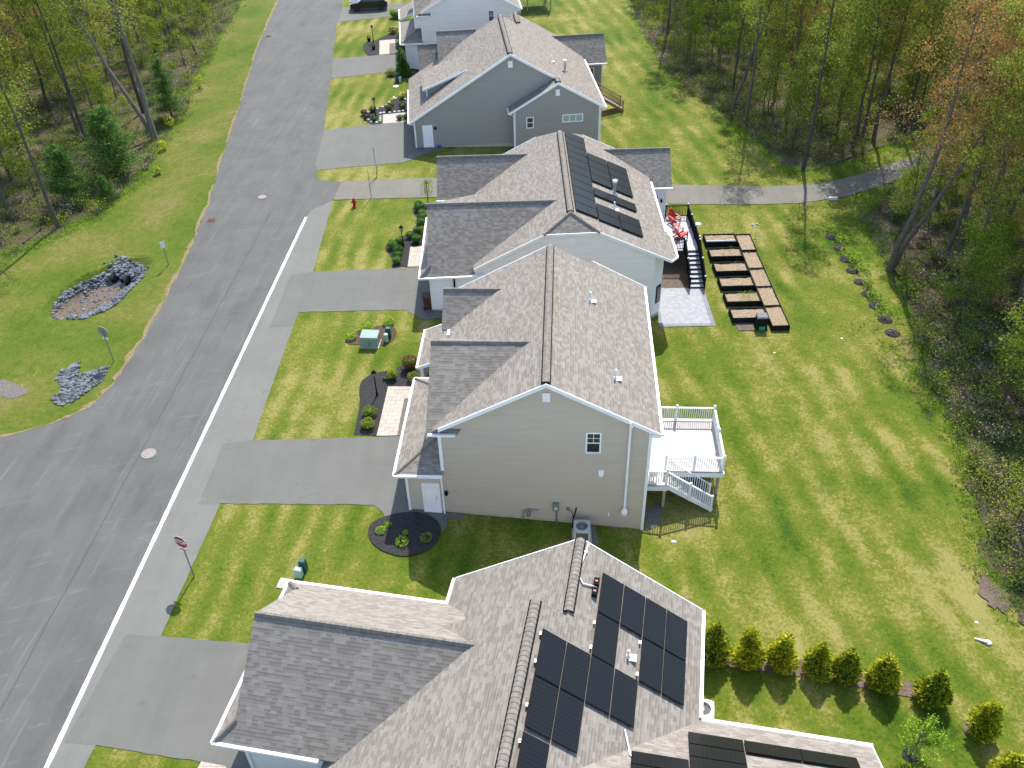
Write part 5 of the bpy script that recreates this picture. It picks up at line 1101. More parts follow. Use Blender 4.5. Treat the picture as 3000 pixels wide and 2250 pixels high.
# ---------------------------------------------------------------- plants
def bush_mesh(r, h, n, leafmat, seed, size, core='leaf_d', flat=1.):
    """rounded shrub: leaves through a shell round a dark twiggy core"""
    rg = random.Random(seed); m = MB(); lumps = [(rg.uniform(0, 6.28), rg.uniform(-.3, .9), rg.uniform(.75, 1.12)) for _ in range(9)]
    for i in range(n):
        d = Vector((rg.gauss(0, 1), rg.gauss(0, 1), rg.gauss(0, 1))).normalized(); k = max(.0, 1 - .12 * abs(rg.gauss(0, 1)))
        f = .86
        for t, z, a in lumps:
            q = Vector((math.cos(t), math.sin(t), z)).normalized(); c = max(0, d.dot(q)); f = max(f, .86 + (a - .86) * c ** 8)
        m.leaf((d.x * r * k * f, d.y * r * k * f, h * .52 + d.z * h * .5 * k * f * flat), size * rg.uniform(.7, 1.3), rg, .3)
    return m
def shrub(name, p, r, h, leafmat, label, n=420, size=.07, seed=1, group=None, core=True):
    e = empty(name, p, rnd.uniform(0, 6), label, 'shrub', group)
    bush_mesh(r, h, n, leafmat, seed, size).build('foliage', leafmat, e, uv=False)
    m = MB(); rg = random.Random(seed)
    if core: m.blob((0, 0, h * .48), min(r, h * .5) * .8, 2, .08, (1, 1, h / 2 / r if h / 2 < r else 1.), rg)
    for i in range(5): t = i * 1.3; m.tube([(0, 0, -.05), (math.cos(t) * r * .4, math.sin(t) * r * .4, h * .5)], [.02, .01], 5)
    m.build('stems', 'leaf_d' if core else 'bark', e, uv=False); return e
zb = lambda x, y: G(*one(zB, x, y)); zc = lambda x, y: G(*one(zC, x, y)); zd_ = lambda x, y: G(*one(zD, x, y)); zn = lambda x, y: G(*one(zN, x, y)); zr = lambda x, y: G(*one(zR, x, y)); zw = lambda x, y: G(*one(zW, x, y))
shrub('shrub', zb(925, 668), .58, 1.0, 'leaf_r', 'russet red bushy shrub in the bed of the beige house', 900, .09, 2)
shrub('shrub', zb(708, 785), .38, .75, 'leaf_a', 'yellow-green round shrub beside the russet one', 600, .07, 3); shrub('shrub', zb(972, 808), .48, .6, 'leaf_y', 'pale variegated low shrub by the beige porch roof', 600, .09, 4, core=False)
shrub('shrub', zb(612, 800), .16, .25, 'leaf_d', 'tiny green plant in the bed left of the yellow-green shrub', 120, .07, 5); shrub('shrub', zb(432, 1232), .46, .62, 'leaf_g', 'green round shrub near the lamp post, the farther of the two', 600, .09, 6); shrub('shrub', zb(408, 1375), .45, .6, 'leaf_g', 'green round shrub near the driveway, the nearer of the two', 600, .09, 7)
for i, (x, y, s, l) in enumerate(((390, 195, 1., 'lime green leafy clump behind the transformer box'), (205, 300, .75, 'lime green clump at the left tip of the mulch island'), (660, 118, .85, 'lime green clump behind the dark green pedestal'))): shrub('shrub', zb(x, y), .5 * s, .55 * s, 'leaf_l', l, 320, .1, 10 + i, core=False)
for i, (x, y, s, l) in enumerate(((255, 130, .3, 'small bright green plant at the left of the dark mulch circle'), (395, 205, .38, 'largest bright green plant in the middle of the dark mulch circle'), (550, 180, .36, 'olive plant at the right of the dark mulch circle'), (415, 140, .16, 'tiny sprig at the back of the dark mulch circle'), (305, 90, .2, 'pale sprig at the far edge of the dark mulch circle'))): shrub('shrub', zn(x, y), s, s * .9, 'leaf_l' if i != 2 else 'leaf_g', l, 200, .09, 20 + i, core=False)
# boxwoods in front of the white house
bw = shrub('boxwood', zc(1360, 1245), .45, .75, 'leaf_d', 'round clipped boxwood at the left point of the bed by the white house with panels', 700, .07, 31, 'round boxwoods in the bed of the white house')
bl = [(1480, 1185, 'round boxwood just left of the lamp post'), (1450, 1320, 'round boxwood below the lamp post'), (1443, 1385, 'round boxwood second from the driveway'), (1428, 1470, 'round boxwood nearest the driveway'), (1712, 1160, 'round boxwood beside the pale walkway'), (1615, 1095, 'small round boxwood between the lamp post and the house'), (1722, 1025, 'round boxwood beside the lime shrub'), (1785, 920, 'round boxwood at the bed edge by the gutter'), (1800, 830, 'boxwood third from the far end of the bed'), (1790, 765, 'boxwood second from the far end, by the weeping tree'), (1755, 690, 'round boxwood at the far end of the curving bed'), (1740, 640, 'boxwood hidden behind the far end one')]
for i, (x, y, l) in enumerate(bl): copy_tree(bw, zc(x, y), i * 1.1, l, (.8 if i in (5, 11) else .92 + .12 * math.sin(i * 2)))
shrub('shrub', zc(1800, 1010), .36, .5, 'leaf_l', 'lime shrub against the white gutter of the white house', 260, .1, 33, core=False); shrub('shrub', zc(1885, 770), .4, .5, 'leaf_l', 'lime shrub below the weeping tree', 260, .1, 34, core=False)
p = zc(1880, 600); e = empty('weeping_tree', p, 0, 'small weeping tree with hanging green strands beside the dark garage roof', 'tree'); m = MB(); m.tube([(0, 0, -.1), (.03, 0, 1.2), (0, .02, 1.7)], [.04, .03, .025], 6); m.build('trunk', 'bark', e)
m = MB(); rg = random.Random(5)
for i in range(46):
    t = rg.uniform(0, 6.28); r = rg.uniform(.15, .6); z = 1.75 + rg.uniform(0, .2)
    for k in range(14): f = k / 13; m.leaf((r * math.cos(t) * min(1, f * 3), r * math.sin(t) * min(1, f * 3), z + (f * .6 if f < .3 else .18) - max(0, f - .25) * 1.6), .13, rg, .2, .35)
m.build('crown', 'leaf_g', e, uv=False)
# gray house bed
for i, (x, y, mt, s, l) in enumerate(((630, 1090, 'leaf_m', .36, 'maroon shrub at the left tip of the bed edged with white rocks'), (668, 1140, 'leaf_m', .36, 'maroon shrub just behind the driveway edge of the rock-edged bed'), (752, 1050, 'leaf_m', .38, 'maroon shrub left of the lamp post'), (968, 1035, 'leaf_m', .46, 'large maroon shrub in the middle of the rock-edged bed'), (1152, 1010, 'leaf_m', .46, 'maroon shrub beside the gray house gutter'), (1002, 972, 'leaf_g', .28, 'small green shrub behind the large maroon one'), (768, 1172, 'leaf_d', .36, 'green round shrub right of the lamp post foot'), (1112, 1160, 'leaf_d', .36, 'dark round shrub on the gravel by the pale walk'), (1195, 1150, 'leaf_d', .36, 'dark round shrub at the gray house corner'), (1146, 880, 'leaf_g', .34, 'green shrub by the yellow flowers'))):
    shrub('shrub', zd_(x, y), s, s * 1.5, mt, l, 380, .09, 50 + i)
for i, (x, y) in enumerate(((1005, 893), (1150, 815))): shrub('flower_clump', zd_(x, y), .3, .25, 'leaf_yel', ('yellow flower clump at the upper edge of the rock-edged bed', 'yellow flower clump beside the gray house gutter')[i], 150, .08, 70 + i, core=False)
rk = None
for i, (x, y) in enumerate(((690, 1060), (805, 1015), (880, 990), (970, 925), (1030, 860), (1050, 875), (1125, 833), (900, 1068), (975, 1065), (1040, 1055), (1105, 1050), (1155, 1040), (850, 1075), (852, 1118), (848, 1145), (845, 1175), (800, 1198), (730, 1190), (685, 1160), (1180, 885), (935, 965))):
    if not rk: m = MB(); m.blob((0, 0, .06), .15, 1, .22, (1.2, .9, .65)); rk = m.build('edging_rock', 'rock_w', uv=False); o = rk; tag(rk, 'white rock edging the bed of the gray house', 'rock', 'white rocks edging the bed')
    else: o = copy_tree(rk)
    o.location = zd_(x, y); o.rotation_euler.z = i * 1.9
# beds of the white houses up the street
for i, (x, y, l) in enumerate(((697, 95, 'black pot with a dark plant left of the farthest lamp post'), (760, 205, 'black pot with a dark plant below the farthest lamp post'))):
    e = empty('plant_pot', zd_(x, y), 0, l, 'plant pot'); m = MB(); m.lathe([(.16, 0), (.22, .32), (.2, .34)], n=12); m.build('pot', 'black', e); bush_mesh(.26, .4, 160, 'leaf_d', i, .08).build('plant', 'leaf_d', e, uv=False).location = (0, 0, .28)
for i, (px, py, r, h, mt, l) in enumerate(((1152, 98, .62, .7, 'leaf_m', 'dark red shrub in the far bed of the white house'), (1172, 110, .42, .6, 'leaf_g', 'green shrub against the porch of the white house'), (1154, 52, .7, 1.2, 'leaf_l', 'yellow-green shrub at the corner of the farthest driveway'), (1166, 55, .5, .8, 'leaf_m', 'dark red shrub beside the yellow-green one'), (1147, 222, .62, .8, 'leaf_y', 'olive round shrub at the driveway corner of the white house'), (1210, 222, .6, .6, 'leaf_d', 'dark low shrub under the white garage wall'), (1190, 100, .6, 1., 'leaf_g', 'leafy shrub by the gravel strip'), (1178, 140, .55, .9, 'leaf_y', 'twiggy shrub beside the white garage corner'))):
    shrub('shrub', G(px, py), r, h, mt, l, 420, .11, 80 + i)
def frond_tree(name, p, r, h, leafmat, label, n, size, seed, group=None, cat='evergreen'):
    """cone-shaped evergreen of upswept sprays"""
    rg = random.Random(seed); e = empty(name, p, rnd.uniform(0, 6), label, cat, group); m = MB(); c = MB()
    m.tube([(0, 0, -.1), (0, 0, h * .85)], [.05, .01], 6); m.build('trunk', 'bark', e, uv=False); m = MB()
    prof = lambda f: r * (min(1, .62 + f * 2.2) if f < .22 else ((1 - f) / .78) ** .72)
    lob = [(rg.uniform(0, 6.28), rg.uniform(.08, .85), rg.uniform(.72, 1.28)) for _ in range(34)]
    for i in range(n):
        t0, f0, a = rg.choice(lob); t = t0 + rg.gauss(0, .3); f = min(.99, max(.015, f0 + rg.gauss(0, .1))); R_ = prof(f) * a; q = rg.random() ** .5
        b = Vector((math.cos(t), math.sin(t), 0)); base = b * R_ * (.55 + .5 * q) + Vector((0, 0, h * f + R_ * .12 * q))
        d = (b * rg.uniform(.5, 1) + Vector((rg.uniform(-.4, .4), rg.uniform(-.4, .4), rg.uniform(.3, 1.1)))).normalized(); s = d.cross(Vector((rg.gauss(0, 1), rg.gauss(0, 1), rg.gauss(0, 1)))).normalized(); L = size * rg.uniform(.7, 1.4)
        j = len(m.v); m.v += [tuple(base), tuple(base + d * L * .5 + s * L * .24), tuple(base + d * L), tuple(base + d * L * .5 - s * L * .24)]; m.f.append((j, j + 1, j + 2, j + 3))
    m.build('foliage', leafmat, e, uv=False)
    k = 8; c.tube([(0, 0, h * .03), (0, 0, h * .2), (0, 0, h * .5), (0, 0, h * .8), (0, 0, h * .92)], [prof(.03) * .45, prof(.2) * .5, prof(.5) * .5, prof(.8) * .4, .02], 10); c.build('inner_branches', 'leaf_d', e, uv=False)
    return e
arb_l = ['against the roof gutter, leftmost of the row', 'second from the roof gutter', 'third from the roof gutter', 'left one of the touching pair', 'right one of the touching pair', 'sixth, standing clear before the gap', 'seventh, at the right end of the mulch strip', 'standing alone in the grass right of the sapling', 'cut by the lower right edge of the photo']
sp = {}
for i, (x, y, k) in enumerate(((190, 950, 1.), (408, 988, 1.02), (628, 1003, .95), (860, 1042, .95), (1040, 1078, .9), (1275, 1132, .95), (1595, 1225, 1.0), (1925, 1435, .95), (2085, 1760, .95))):
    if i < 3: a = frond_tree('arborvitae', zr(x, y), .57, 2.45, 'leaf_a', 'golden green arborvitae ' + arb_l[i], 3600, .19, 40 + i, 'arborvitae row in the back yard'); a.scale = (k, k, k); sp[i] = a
    else: copy_tree(sp[i % 3], zr(x, y), i * .8, 'golden green arborvitae ' + arb_l[i], (k, k, k * rnd.uniform(.88, 1.)))
e = frond_tree('dark_evergreen', zd_(1165, 575), .55, 2.9, 'leaf_p', 'tall narrow dark evergreen before the white garage wall', 1600, .22, 61)
# sapling in the mulch ring
e = empty('young_tree', zr(1472, 1588), 0, 'young tree with sparse lime leaves in a round mulch ring', 'tree'); m = MB(); lf = MB(); rg = random.Random(8)
m.tube([(0, 0, -.1), (.04, .05, .5), (.1, .1, 1.1), (.12, .2, 1.9)], [.035, .03, .022, .008], 6)
for i in range(26):
    z = rg.uniform(.6, 1.7); t = rg.uniform(0, 6.28); L = rg.uniform(.4, .95) * (1.15 - abs(z - 1.1) * .5); a = Vector((.08, .1, z)); b = a + Vector((math.cos(t) * L, math.sin(t) * L, L * .5)); m.tube([a, a.lerp(b, .5) + Vector((0, 0, -.04)), b], [.012, .008, .004], 4)
    for k in range(75): lf.leaf(a.lerp(b, rg.uniform(.3, 1.08)) + Vector((rg.gauss(0, .08), rg.gauss(0, .08), rg.gauss(0, .08))), .1, rg, .4)
m.build('trunk', 'bark', e, uv=False); lf.build('crown', 'leaf_l', e, uv=False)
# dying shrubs on their mulch mounds along the wood edge
names = 'first nearest the footpath|second along the wood edge|third along the wood edge|fourth, with a green tuft behind it|fifth along the wood edge|sixth along the wood edge|seventh along the wood edge|eighth, the widest dark one|last and nearest the camera'.split('|')
for i, (x, y) in enumerate(((135, 352), (215, 468), (285, 592), (355, 716), (440, 838), (525, 968), (615, 1095), (710, 1245), (790, 1388))):
    e = empty('mulched_shrub', zw(x, y), i, 'dark twiggy shrub on a mulch mound, ' + names[i], 'shrub', 'mulched shrubs along the wood edge'); m = MB(); rg = random.Random(i)
    m.lathe([(.5 + .06 * (i > 5), -.02), (.4, .06), (.2, .1), (.02, .12)], n=14); m.build('mulch_mound', 'mulch', e); m = MB()
    for k in range(70): m.leaf((rg.gauss(0, .22), rg.gauss(0, .22), .12 + abs(rg.gauss(0, .2))), .2, rg, .2, .12)
    m.build('twigs', 'twig', e, uv=False); m = MB()
    for k in range(40): m.leaf((rg.gauss(0, .2), rg.gauss(0, .2), .2 + abs(rg.gauss(0, .2))), .1, rg, .4)
    m.build('foliage', 'leaf_g', e, uv=False)

for i, (x, y) in enumerate(((130, 290), (240, 400), (300, 540), (370, 630), (400, 590), (470, 720), (520, 880), (580, 1010), (690, 1150))):
    a = shrub('wild_shrub', zw(x, y), .42 + .12 * (i % 3), .6, 'leaf_l', 'small fresh green wild shrub behind the mulch mounds', 260, .12, 120 + i, 'fresh green shrubs behind the mulch mounds', core=False)
# ---------------------------------------------------------------- woods
def make_tree(name, seed, h, spread, leafmat, nleaf, lsize, first, r0, bark='bark', lean=0., fork=False, loc=(0, 0, 0), twigs=True, bend=.032):
    rg = random.Random(seed); e = empty(name, loc, 0); tr = MB(); cr = MB()
    def path(h, dx, dy, n=9):
        P = []; x = y = 0
        for i in range(n):
            f = i / (n - 1); P.append(Vector((dx * f * h + x, dy * f * h + y, h * f))); x += rg.gauss(0, bend * h * .3); y += rg.gauss(0, bend * h * .3)
        return P
    stems = [path(h, lean, 0)]
    if fork: stems.append(path(h * .95, lean + .3, .02)); stems[-1][0] = stems[0][0]
    tips = []
    for si, P in enumerate(stems):
        rad = [r0 * (1 if si == 0 else .8) * (1.25 if i == 0 else 1) * (1 - .88 * i / (len(P) - 1)) for i in range(len(P))]; P[0] = P[0] - Vector((0, 0, .4)); tr.tube(P, rad, 8)
        nb = int(16 * (1 if si == 0 else .8))
        for b in range(nb):
            f = first + (1 - first) * (b + rg.random()) / nb; i = min(len(P) - 2, int(f * (len(P) - 1))); o = P[i].lerp(P[i + 1], f * (len(P) - 1) - i); t = b * 2.4 + rg.uniform(-.5, .5)
            L = spread * (1.1 - f * .62) * rg.uniform(.6, 1.15); up = rg.uniform(.35, .95); d = Vector((math.cos(t), math.sin(t), up)).normalized(); br = r0 * (1 - f * .85) * .36
            q = o + d * L * .5 + Vector((rg.gauss(0, .1 * L), rg.gauss(0, .1 * L), 0)); w = o + d * L + Vector((rg.gauss(0, .1 * L), rg.gauss(0, .1 * L), L * .15)); tr.tube([o, q, w], [br, br * .6, br * .18], 5, cap=False); tips += [(q, L * .5), (w, L * .45)]
            for k in range(3 if twigs else 1):
                a = o.lerp(q, .6) if k == 0 else q.lerp(w, rg.random()); z = a + Vector((rg.gauss(0, 1), rg.gauss(0, 1), rg.uniform(.1, .9))).normalized() * L * .45; tr.tube([a, z], [br * .35, br * .1], 4, cap=False); tips.append((z, L * .35))
        tips.append((P[-1], spread * .3))
    per = max(1, nleaf // len(tips))
    for c, s in tips:
        if rg.random() < .12: continue
        for k in range(int(per * rg.uniform(.4, 1.6))): cr.leaf(c + Vector((rg.gauss(0, s * .42), rg.gauss(0, s * .42), rg.gauss(0, s * .32))), lsize * rg.uniform(.6, 1.4), rg, .5, .7)
    tr.build('trunk', bark, e, uv=False); cr.build('crown', leafmat, e, uv=False); return e
def make_pine(name, seed, h, r, loc=(0, 0, 0)):
    rg = random.Random(seed); e = empty(name, loc, 0); m = MB(); m.tube([(0, 0, -.3), (.03, 0, h * .5), (0, 0, h)], [h * .022, h * .014, .015], 7); lf = MB(); z = h * .12
    while z < h * .98:
        f = z / h; n = 5 if f < .85 else 4
        for b in range(n):
            t = rg.uniform(0, 6.28); L = r * (1 - f) ** .6 * rg.uniform(.65, 1.15) + .15; a = Vector((0, 0, z)); d = Vector((math.cos(t), math.sin(t), .2 + f * .5)); w = a + d * L; m.tube([a, w], [.03, .008], 4, cap=False)
            for k in range(int(60 + 90 * L)):
                g = rg.uniform(.25, 1.05); c = a.lerp(w, g) + Vector((rg.gauss(0, .12 * L + .08), rg.gauss(0, .12 * L + .08), rg.gauss(0, .1 * L + .05))); lf.leaf(c, rg.uniform(.16, .3), rg, .6, .28)
        z += h * rg.uniform(.05, .075)
    m.build('trunk', 'bark', e, uv=False); lf.build('crown', 'leaf_p', e, uv=False); return e
TREES = {}
def plant(kind, p, rz, sc, label=None, group=None):
    o = TREES[kind]; first = o.get('label') is None
    t = o if first else copy_tree(o)
    t.location = p; t.rotation_euler = (0, 0, rz); t.scale = sc if isinstance(sc, tuple) else (sc, sc, sc); t['label'] = label; t['category'] = 'tree'
    if group: t['group'] = group
    elif 'group' in t: del t['group']
    return t
TREES['tallg'] = make_tree('deciduous_tree', 101, 19, 4.2, 'leaf_g', 13000, .15, .32, .17)
TREES['tally'] = make_tree('deciduous_tree', 102, 20, 4.0, 'leaf_y', 12000, .15, .35, .16)
TREES['tallo'] = make_tree('red_budded_tree', 103, 19, 4.4, 'leaf_o', 9500, .14, .32, .19)
TREES['bare'] = make_tree('bare_tree', 104, 20, 3.4, 'leaf_y', 4500, .14, .42, .17, bend=.012)
TREES['fork'] = make_tree('forked_tree', 105, 20, 4.0, 'leaf_y', 6500, .14, .45, .28, 'bark_l', .02, True)
TREES['forko'] = make_tree('forked_tree', 106, 20, 4.4, 'leaf_o', 7500, .14, .4, .26, 'bark', .03, True)
TREES['lean'] = make_tree('leaning_tree', 107, 17, 3.4, 'leaf_g', 4000, .14, .5, .17, 'bark', .22)
TREES['thin'] = make_tree('slender_tree', 108, 13, 2.2, 'leaf_g', 8500, .105, .25, .08)
TREES['thiny'] = make_tree('slender_tree', 109, 12, 2.1, 'leaf_y', 8500, .105, .22, .075)
TREES['sap'] = make_tree('sapling', 110, 5.5, 1.9, 'leaf_g', 5200, .1, .15, .045, twigs=False)
TREES['sapo'] = make_tree('sapling', 111, 6, 2.0, 'leaf_y', 5200, .1, .15, .045, twigs=False)
TREES['pine'] = make_pine('pine_tree', 112, 5.6, 2.1); TREES['pine2'] = make_pine('pine_tree', 113, 8.5, 2.0)
HAND = [('bare', 2352, 500, 1.0, 1., 'slim straight tree standing alone in front of the wood, beside the footpath'),
        ('lean', 2136, 352, 0.2, .9, 'leaning curved tree at the corner of the far lawn, crossing a thick trunk'), ('bare', 2182, 372, 1.3, .95, 'thick dark trunk behind the leaning curved tree'),
        ('tallg', 2496, 440, 2., .95, 'straight tree just beyond the footpath bend, left of a pair'), ('tally', 2522, 425, .4, .95, 'tree of the close pair beyond the footpath bend'), ('tallo', 2560, 412, 2.2, .9, 'thick tree at the footpath bend with a dark base'),
        ('bare', 2735, 465, .1, .95, 'dark trunk on the inner edge of the footpath where it enters the wood'), ('forko', 2606, 792, -.1, .95, 'big forked tree with two leaning trunks at the back lawn edge'), ('tallo', 2762, 770, .2, .95, 'thick gray trunk rising from the brush right of the forked tree'), ('tally', 2800, 760, .8, .9, 'second gray trunk close beside the thick one in the brush'), ('tallo', 2925, 720, 1.4, .95, 'red-budded tree at the right edge behind the brush'), ('thin', 2648, 705, 2., .8, 'slender tree behind the big forked tree'), ('thiny', 2720, 660, 1., .9, 'slender tree between the footpath and the forked tree'),
        ('fork', 455, 408, 3.0, .95, 'big pale forked tree at the left wood edge above the brush'), ('bare', 172, 668, 2.9, .95, 'slim gray trunk at the near end of the left wood'), ('tally', 40, 640, 2.5, .95, 'thick trunk at the left edge of the photo'), ('bare', 252, 408, 3., .95, 'slim trunk right behind the two pines'), ('tallg', 232, 395, 1., .9, 'dark trunk with a mossy base behind the pines'), ('thin', 288, 362, 2., 1., 'slender pole tree behind the big pine'), ('tallo', 150, 340, 2., .9, 'red-budded tree in the left wood, left of the slim trunks'), ('lean', 582, 170, 3.0, .7, 'dark trunk near the top of the left verge'), ('thin', 555, 225, 3.3, .8, 'thin leaning stem at the left verge under the dark trunk'),
        ('pine', 345, 512, 0, 1.08, 'large bushy pine at the left wood edge'), ('pine', 215, 592, 2, .88, 'smaller bushy pine nearer the camera in the left wood'), ('pine2', 505, 345, 1, .72, 'dark evergreen beside the verge, right of the big pale forked tree'), ('pine', 320, 592, 4, .42, 'low young pine under the large pine'), ('pine2', 610, 25, 2, .8, 'dark evergreen at the top of the left verge')]
taken = []
for k, px, py, rz, sc, lab in HAND:
    p = G(px, py); taken.append(p.xy); plant(k, p, rz, sc, lab)
LB = {'tallg': 'tall tree with fresh green leaves inside the wood', 'tally': 'tall tree with olive young leaves inside the wood', 'tallo': 'tall red-budded tree inside the wood', 'bare': 'tall nearly bare trunk inside the wood', 'thin': 'slender green-leafed tree inside the wood', 'thiny': 'slender olive-leafed tree inside the wood', 'sap': 'green sapling under the wood canopy', 'sapo': 'olive sapling under the wood canopy', 'pine2': 'dark evergreen inside the left wood', 'forko': 'forked red-budded tree inside the wood'}
GR = {k: 'trees inside the wood: ' + v.split(' inside')[0].split(' under')[0] for k, v in LB.items()}
def fill(poly, n, kinds, dmin, seed, side):
    rg = random.Random(seed); x0, x1 = min(p.x for p in poly), max(p.x for p in poly); y0, y1 = min(p.y for p in poly), max(p.y for p in poly); c = 0
    for _ in range(n * 40):
        if c >= n: break
        x, y = rg.uniform(x0, x1), rg.uniform(y0, y1)
        if not inside(x, y, poly): continue
        if any((x - q[0]) ** 2 + (y - q[1]) ** 2 < dmin ** 2 for q in taken): continue
        k = rg.choices([a for a, w in kinds], [w for a, w in kinds])[0]; s = rg.uniform(.8, 1.12) * (rg.uniform(.8, 1.75 if seed != 16 else 1.35) if k in ('sap', 'sapo') else 1); taken.append((x, y)); c += 1
        plant(k, (x, y, T(x, y)), rg.uniform(0, 6.28), (s, s, s * rg.uniform(.9, 1.1)), LB[k].replace('the wood', 'the %s wood' % side) if 'left' not in LB[k] else LB[k], GR[k].replace('the wood', 'the %s wood' % side))
V = Vector
big = [('tallg', 3), ('tally', 3), ('tallo', 2.2), ('bare', 3), ('thin', 2), ('thiny', 2), ('forko', .6)]
r1 = [p + V((2, 1.5)) for p in rw1]; fill(r1 + [V((66, rw1[-1].y)), V((66, 140)), V((rw1[0].x + 2, 140))], 112, big, 3.0, 11, 'right')
r2 = [p for p in rw2 if p.y > 50]; fill([p + V((3.5, 0)) for p in r2] + [V((48, 52)), V((62, 90))], 44, [('tallo', 4), ('tally', 3), ('bare', 1), ('thin', 2), ('thiny', 2)], 3.6, 12, 'right')
l1 = [p + V((-2.5, 0)) for p in lw]; fill(l1 + [V((-54, 140)), V((-95, 140)), V((-85, 60))], 88, big + [('pine2', .5)], 3.3, 13, 'left')
fill(r1 + [V((60, rw1[-1].y)), V((66, 140)), V((rw1[0].x + 2, 140))], 122, [('sap', 3), ('sapo', 2)], 1.4, 14, 'right'); fill(l1 + [V((-54, 130)), V((-90, 130)), V((-80, 60))], 95, [('sap', 2), ('sapo', 2)], 1.5, 15, 'left'); fill([p + V((1.5, 0)) for p in rw2] + [V((45, 20)), V((60, 80))], 80, [('sap', 2), ('sapo', 1)], 2., 16, 'right')
# undergrowth: one mass of low brush per wood
def brush(name, poly, n, seed, mats, hmax, lab):
    rg = random.Random(seed); x0, x1 = min(p.x for p in poly), max(p.x for p in poly); y0, y1 = min(p.y for p in poly), max(p.y for p in poly); ms = {k: MB() for k in mats}; tw = MB(); c = 0
    while c < n:
        x, y = rg.uniform(x0, x1), rg.uniform(y0, y1)
        if not inside(x, y, poly): continue
        c += 1; h = rg.uniform(.3, 1) * hmax; r = h * rg.uniform(.4, .9); z = T(x, y); k = rg.choice(mats)
        for i in range(rg.randint(5, 9)):
            t = rg.uniform(0, 6.28); q = Vector((x + math.cos(t) * r, y + math.sin(t) * r, z + h * rg.uniform(.5, 1.1))); tw.tube([(x, y, z), q], [.018, .006], 3, cap=False)
        for i in range(int(210 * r + 40)):
            t = rg.uniform(0, 6.28); a = r * rg.random() ** .6 * 1.1; ms[k].leaf((x + math.cos(t) * a, y + math.sin(t) * a, z + h * (rg.random() ** .7)), rg.uniform(.08, .16), rg, .5, .65)
    for k, m in ms.items():
        if m.f: tag(m.build(name, k, uv=False), kind='stuff')
    tag(tw.build('brush_twigs', 'twig', uv=False), kind='stuff')
brush('undergrowth', rw1 + [V((60, rw1[-1].y)), V((66, 135)), V((rw1[0].x, 135))], 1250, 21, ['leaf_g', 'leaf_y', 'twig', 'leaf_g'], 1.7, '')
brush('undergrowth', rw2 + [V((32, 18)), V((44, 40)), V((62, 85))], 1150, 22, ['leaf_g', 'leaf_y', 'leaf_g', 'twig', 'leaf_d'], 1.5, '')
brush('undergrowth', [p + V((.5, 0)) for p in lw] + [V((-54, 130)), V((-88, 130)), V((-75, 52))], 1000, 23, ['leaf_g', 'leaf_y', 'leaf_g', 'twig'], 1.5, '')
# fallen logs
for i, (a, b, r, l) in enumerate((((2690, 985), (2915, 1085), .2, 'long fallen trunk lying in the brush at the right wood edge'), ((2195, 372), (2420, 385), .13, 'dark fallen log along the far lawn corner'), ((2455, 478), (2600, 425), .1, 'gray fallen branch beside the footpath bend'), ((190, 420), (262, 395), .13, 'dark log at the foot of the slim trunks in the left wood'), ((70, 715), (130, 665), .12, 'pale log at the near corner of the left wood'), ((420, 500), (470, 420), .12, 'log at the foot of the big pale forked tree'))):
    p, q = G(*a), G(*b); m = MB(); w = (q - p); P = [p.lerp(q, k / 5) for k in range(6)]
    for k, v in enumerate(P): v.z = T(v.x, v.y) + r * .7 + .06 * math.sin(k * 2.1)
    m.tube(P, [r * (1 - .1 * k) for k in range(6)], 8)
    for k in (2, 3, 4): m.tube([P[k], P[k] + Vector((rnd.uniform(-.6, .6), rnd.uniform(-.6, .6), rnd.uniform(.3, .8)))], [r * .3, .01], 5)
    tag(m.build('fallen_log', 'log', uv=False), l, 'log')
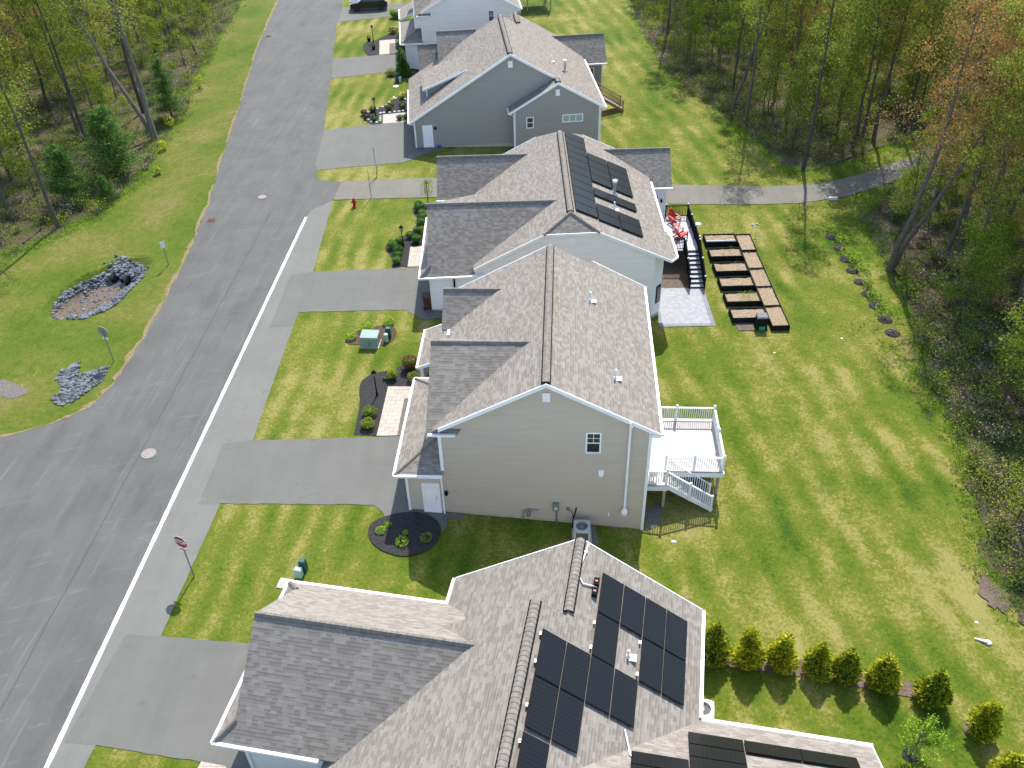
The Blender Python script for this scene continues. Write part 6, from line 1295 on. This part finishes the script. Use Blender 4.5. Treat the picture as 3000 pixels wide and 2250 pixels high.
# tufts of taller grass along the woods and verge
def tufts(name, line, n, seed, mat, spread, size):
    rg = random.Random(seed); m = MB()
    for i in range(n):
        k = rg.randrange(len(line) - 1); p = line[k].lerp(line[k + 1], rg.random()) + V((rg.gauss(0, spread), rg.gauss(0, spread))); z = T(p.x, p.y)
        for j in range(10):
            b = Vector((p.x + rg.gauss(0, .12), p.y + rg.gauss(0, .12), z)); d = Vector((rg.gauss(0, .5), rg.gauss(0, .5), 1)).normalized() * size * rg.uniform(.5, 1.3); s = Vector((rg.gauss(0, 1), rg.gauss(0, 1), 0)).normalized() * .02; a = len(m.v); m.v += [tuple(b - s), tuple(b + s), tuple(b + d)]; m.f.append((a, a + 1, a + 2))
    tag(m.build(name, mat, uv=False), kind='stuff')
tufts('grass_tufts', lw, 1300, 31, 'leaf_l', .5, .22); tufts('grass_tufts', rw2, 1300, 32, 'leaf_l', .45, .2); tufts('grass_tufts', rw1, 1000, 33, 'leaf_l', .45, .22); tufts('dry_grass_tufts', rw2, 300, 34, 'twig', .5, .22); tufts('dry_grass_tufts', lw, 300, 35, 'twig', .5, .25)
for i, (px, py, s) in enumerate(((585, 260, 1.), (500, 372, .7), (480, 440, .6), (465, 510, .5))):
    o = shrub('roadside_shrub', G(px, py), .7 * s, 1.6 * s, 'leaf_a', ('yellow-green shrub on the verge by the thin stems', 'yellow-green shrub above the big forked tree', 'small yellow shrub at the left verge edge', 'smallest yellow sprout at the left verge edge')[i], 260, .14, 90 + i, core=False)

# ---------------------------------------------------------------- camera, sun, sky
cam = bpy.data.cameras.new('camera'); co = bpy.data.objects.new('camera', cam); COL.objects.link(co)
M_ = Matrix(((Xc.x, -Xc.y, -Xc.z), (Yc.x, -Yc.y, -Yc.z), (Zc.x, -Zc.y, -Zc.z)))
co.matrix_world = Matrix.Translation((0, 0, H)) @ M_.to_4x4()
cam.sensor_fit = 'HORIZONTAL'; cam.sensor_width = 36.; cam.lens = F / 3000 * 36.; cam.clip_end = 1500; cam.clip_start = .5
scene.camera = co
EL, AZ = 52., 9.7
sd = Vector((math.sin(R(AZ)) * math.cos(R(EL)), math.cos(R(AZ)) * math.cos(R(EL)), math.sin(R(EL))))
su = bpy.data.lights.new('sun', 'SUN'); su.energy = 3.25; su.angle = R(.5); su.color = (1, .96, .9)
so = bpy.data.objects.new('sun', su); COL.objects.link(so); so.rotation_euler = sd.to_track_quat('Z', 'Y').to_euler()
w = bpy.data.worlds.new('World'); scene.world = w; w.use_nodes = True
sk = w.node_tree.nodes.new('ShaderNodeTexSky'); sk.sky_type = 'NISHITA'; sk.sun_disc = False; sk.sun_elevation = R(EL); sk.sun_rotation = R(AZ); sk.air_density = 1.; sk.dust_density = 1.
bg = w.node_tree.nodes['Background']; bg.inputs[1].default_value = .15; w.node_tree.links.new(sk.outputs[0], bg.inputs[0])
vs = scene.view_settings; vs.view_transform = 'Standard'; vs.look = 'None'; vs.exposure = 1.04; vs.gamma = 1; vs.use_curve_mapping = False
scene.render.engine = 'CYCLES'; scene.cycles.max_bounces = 6
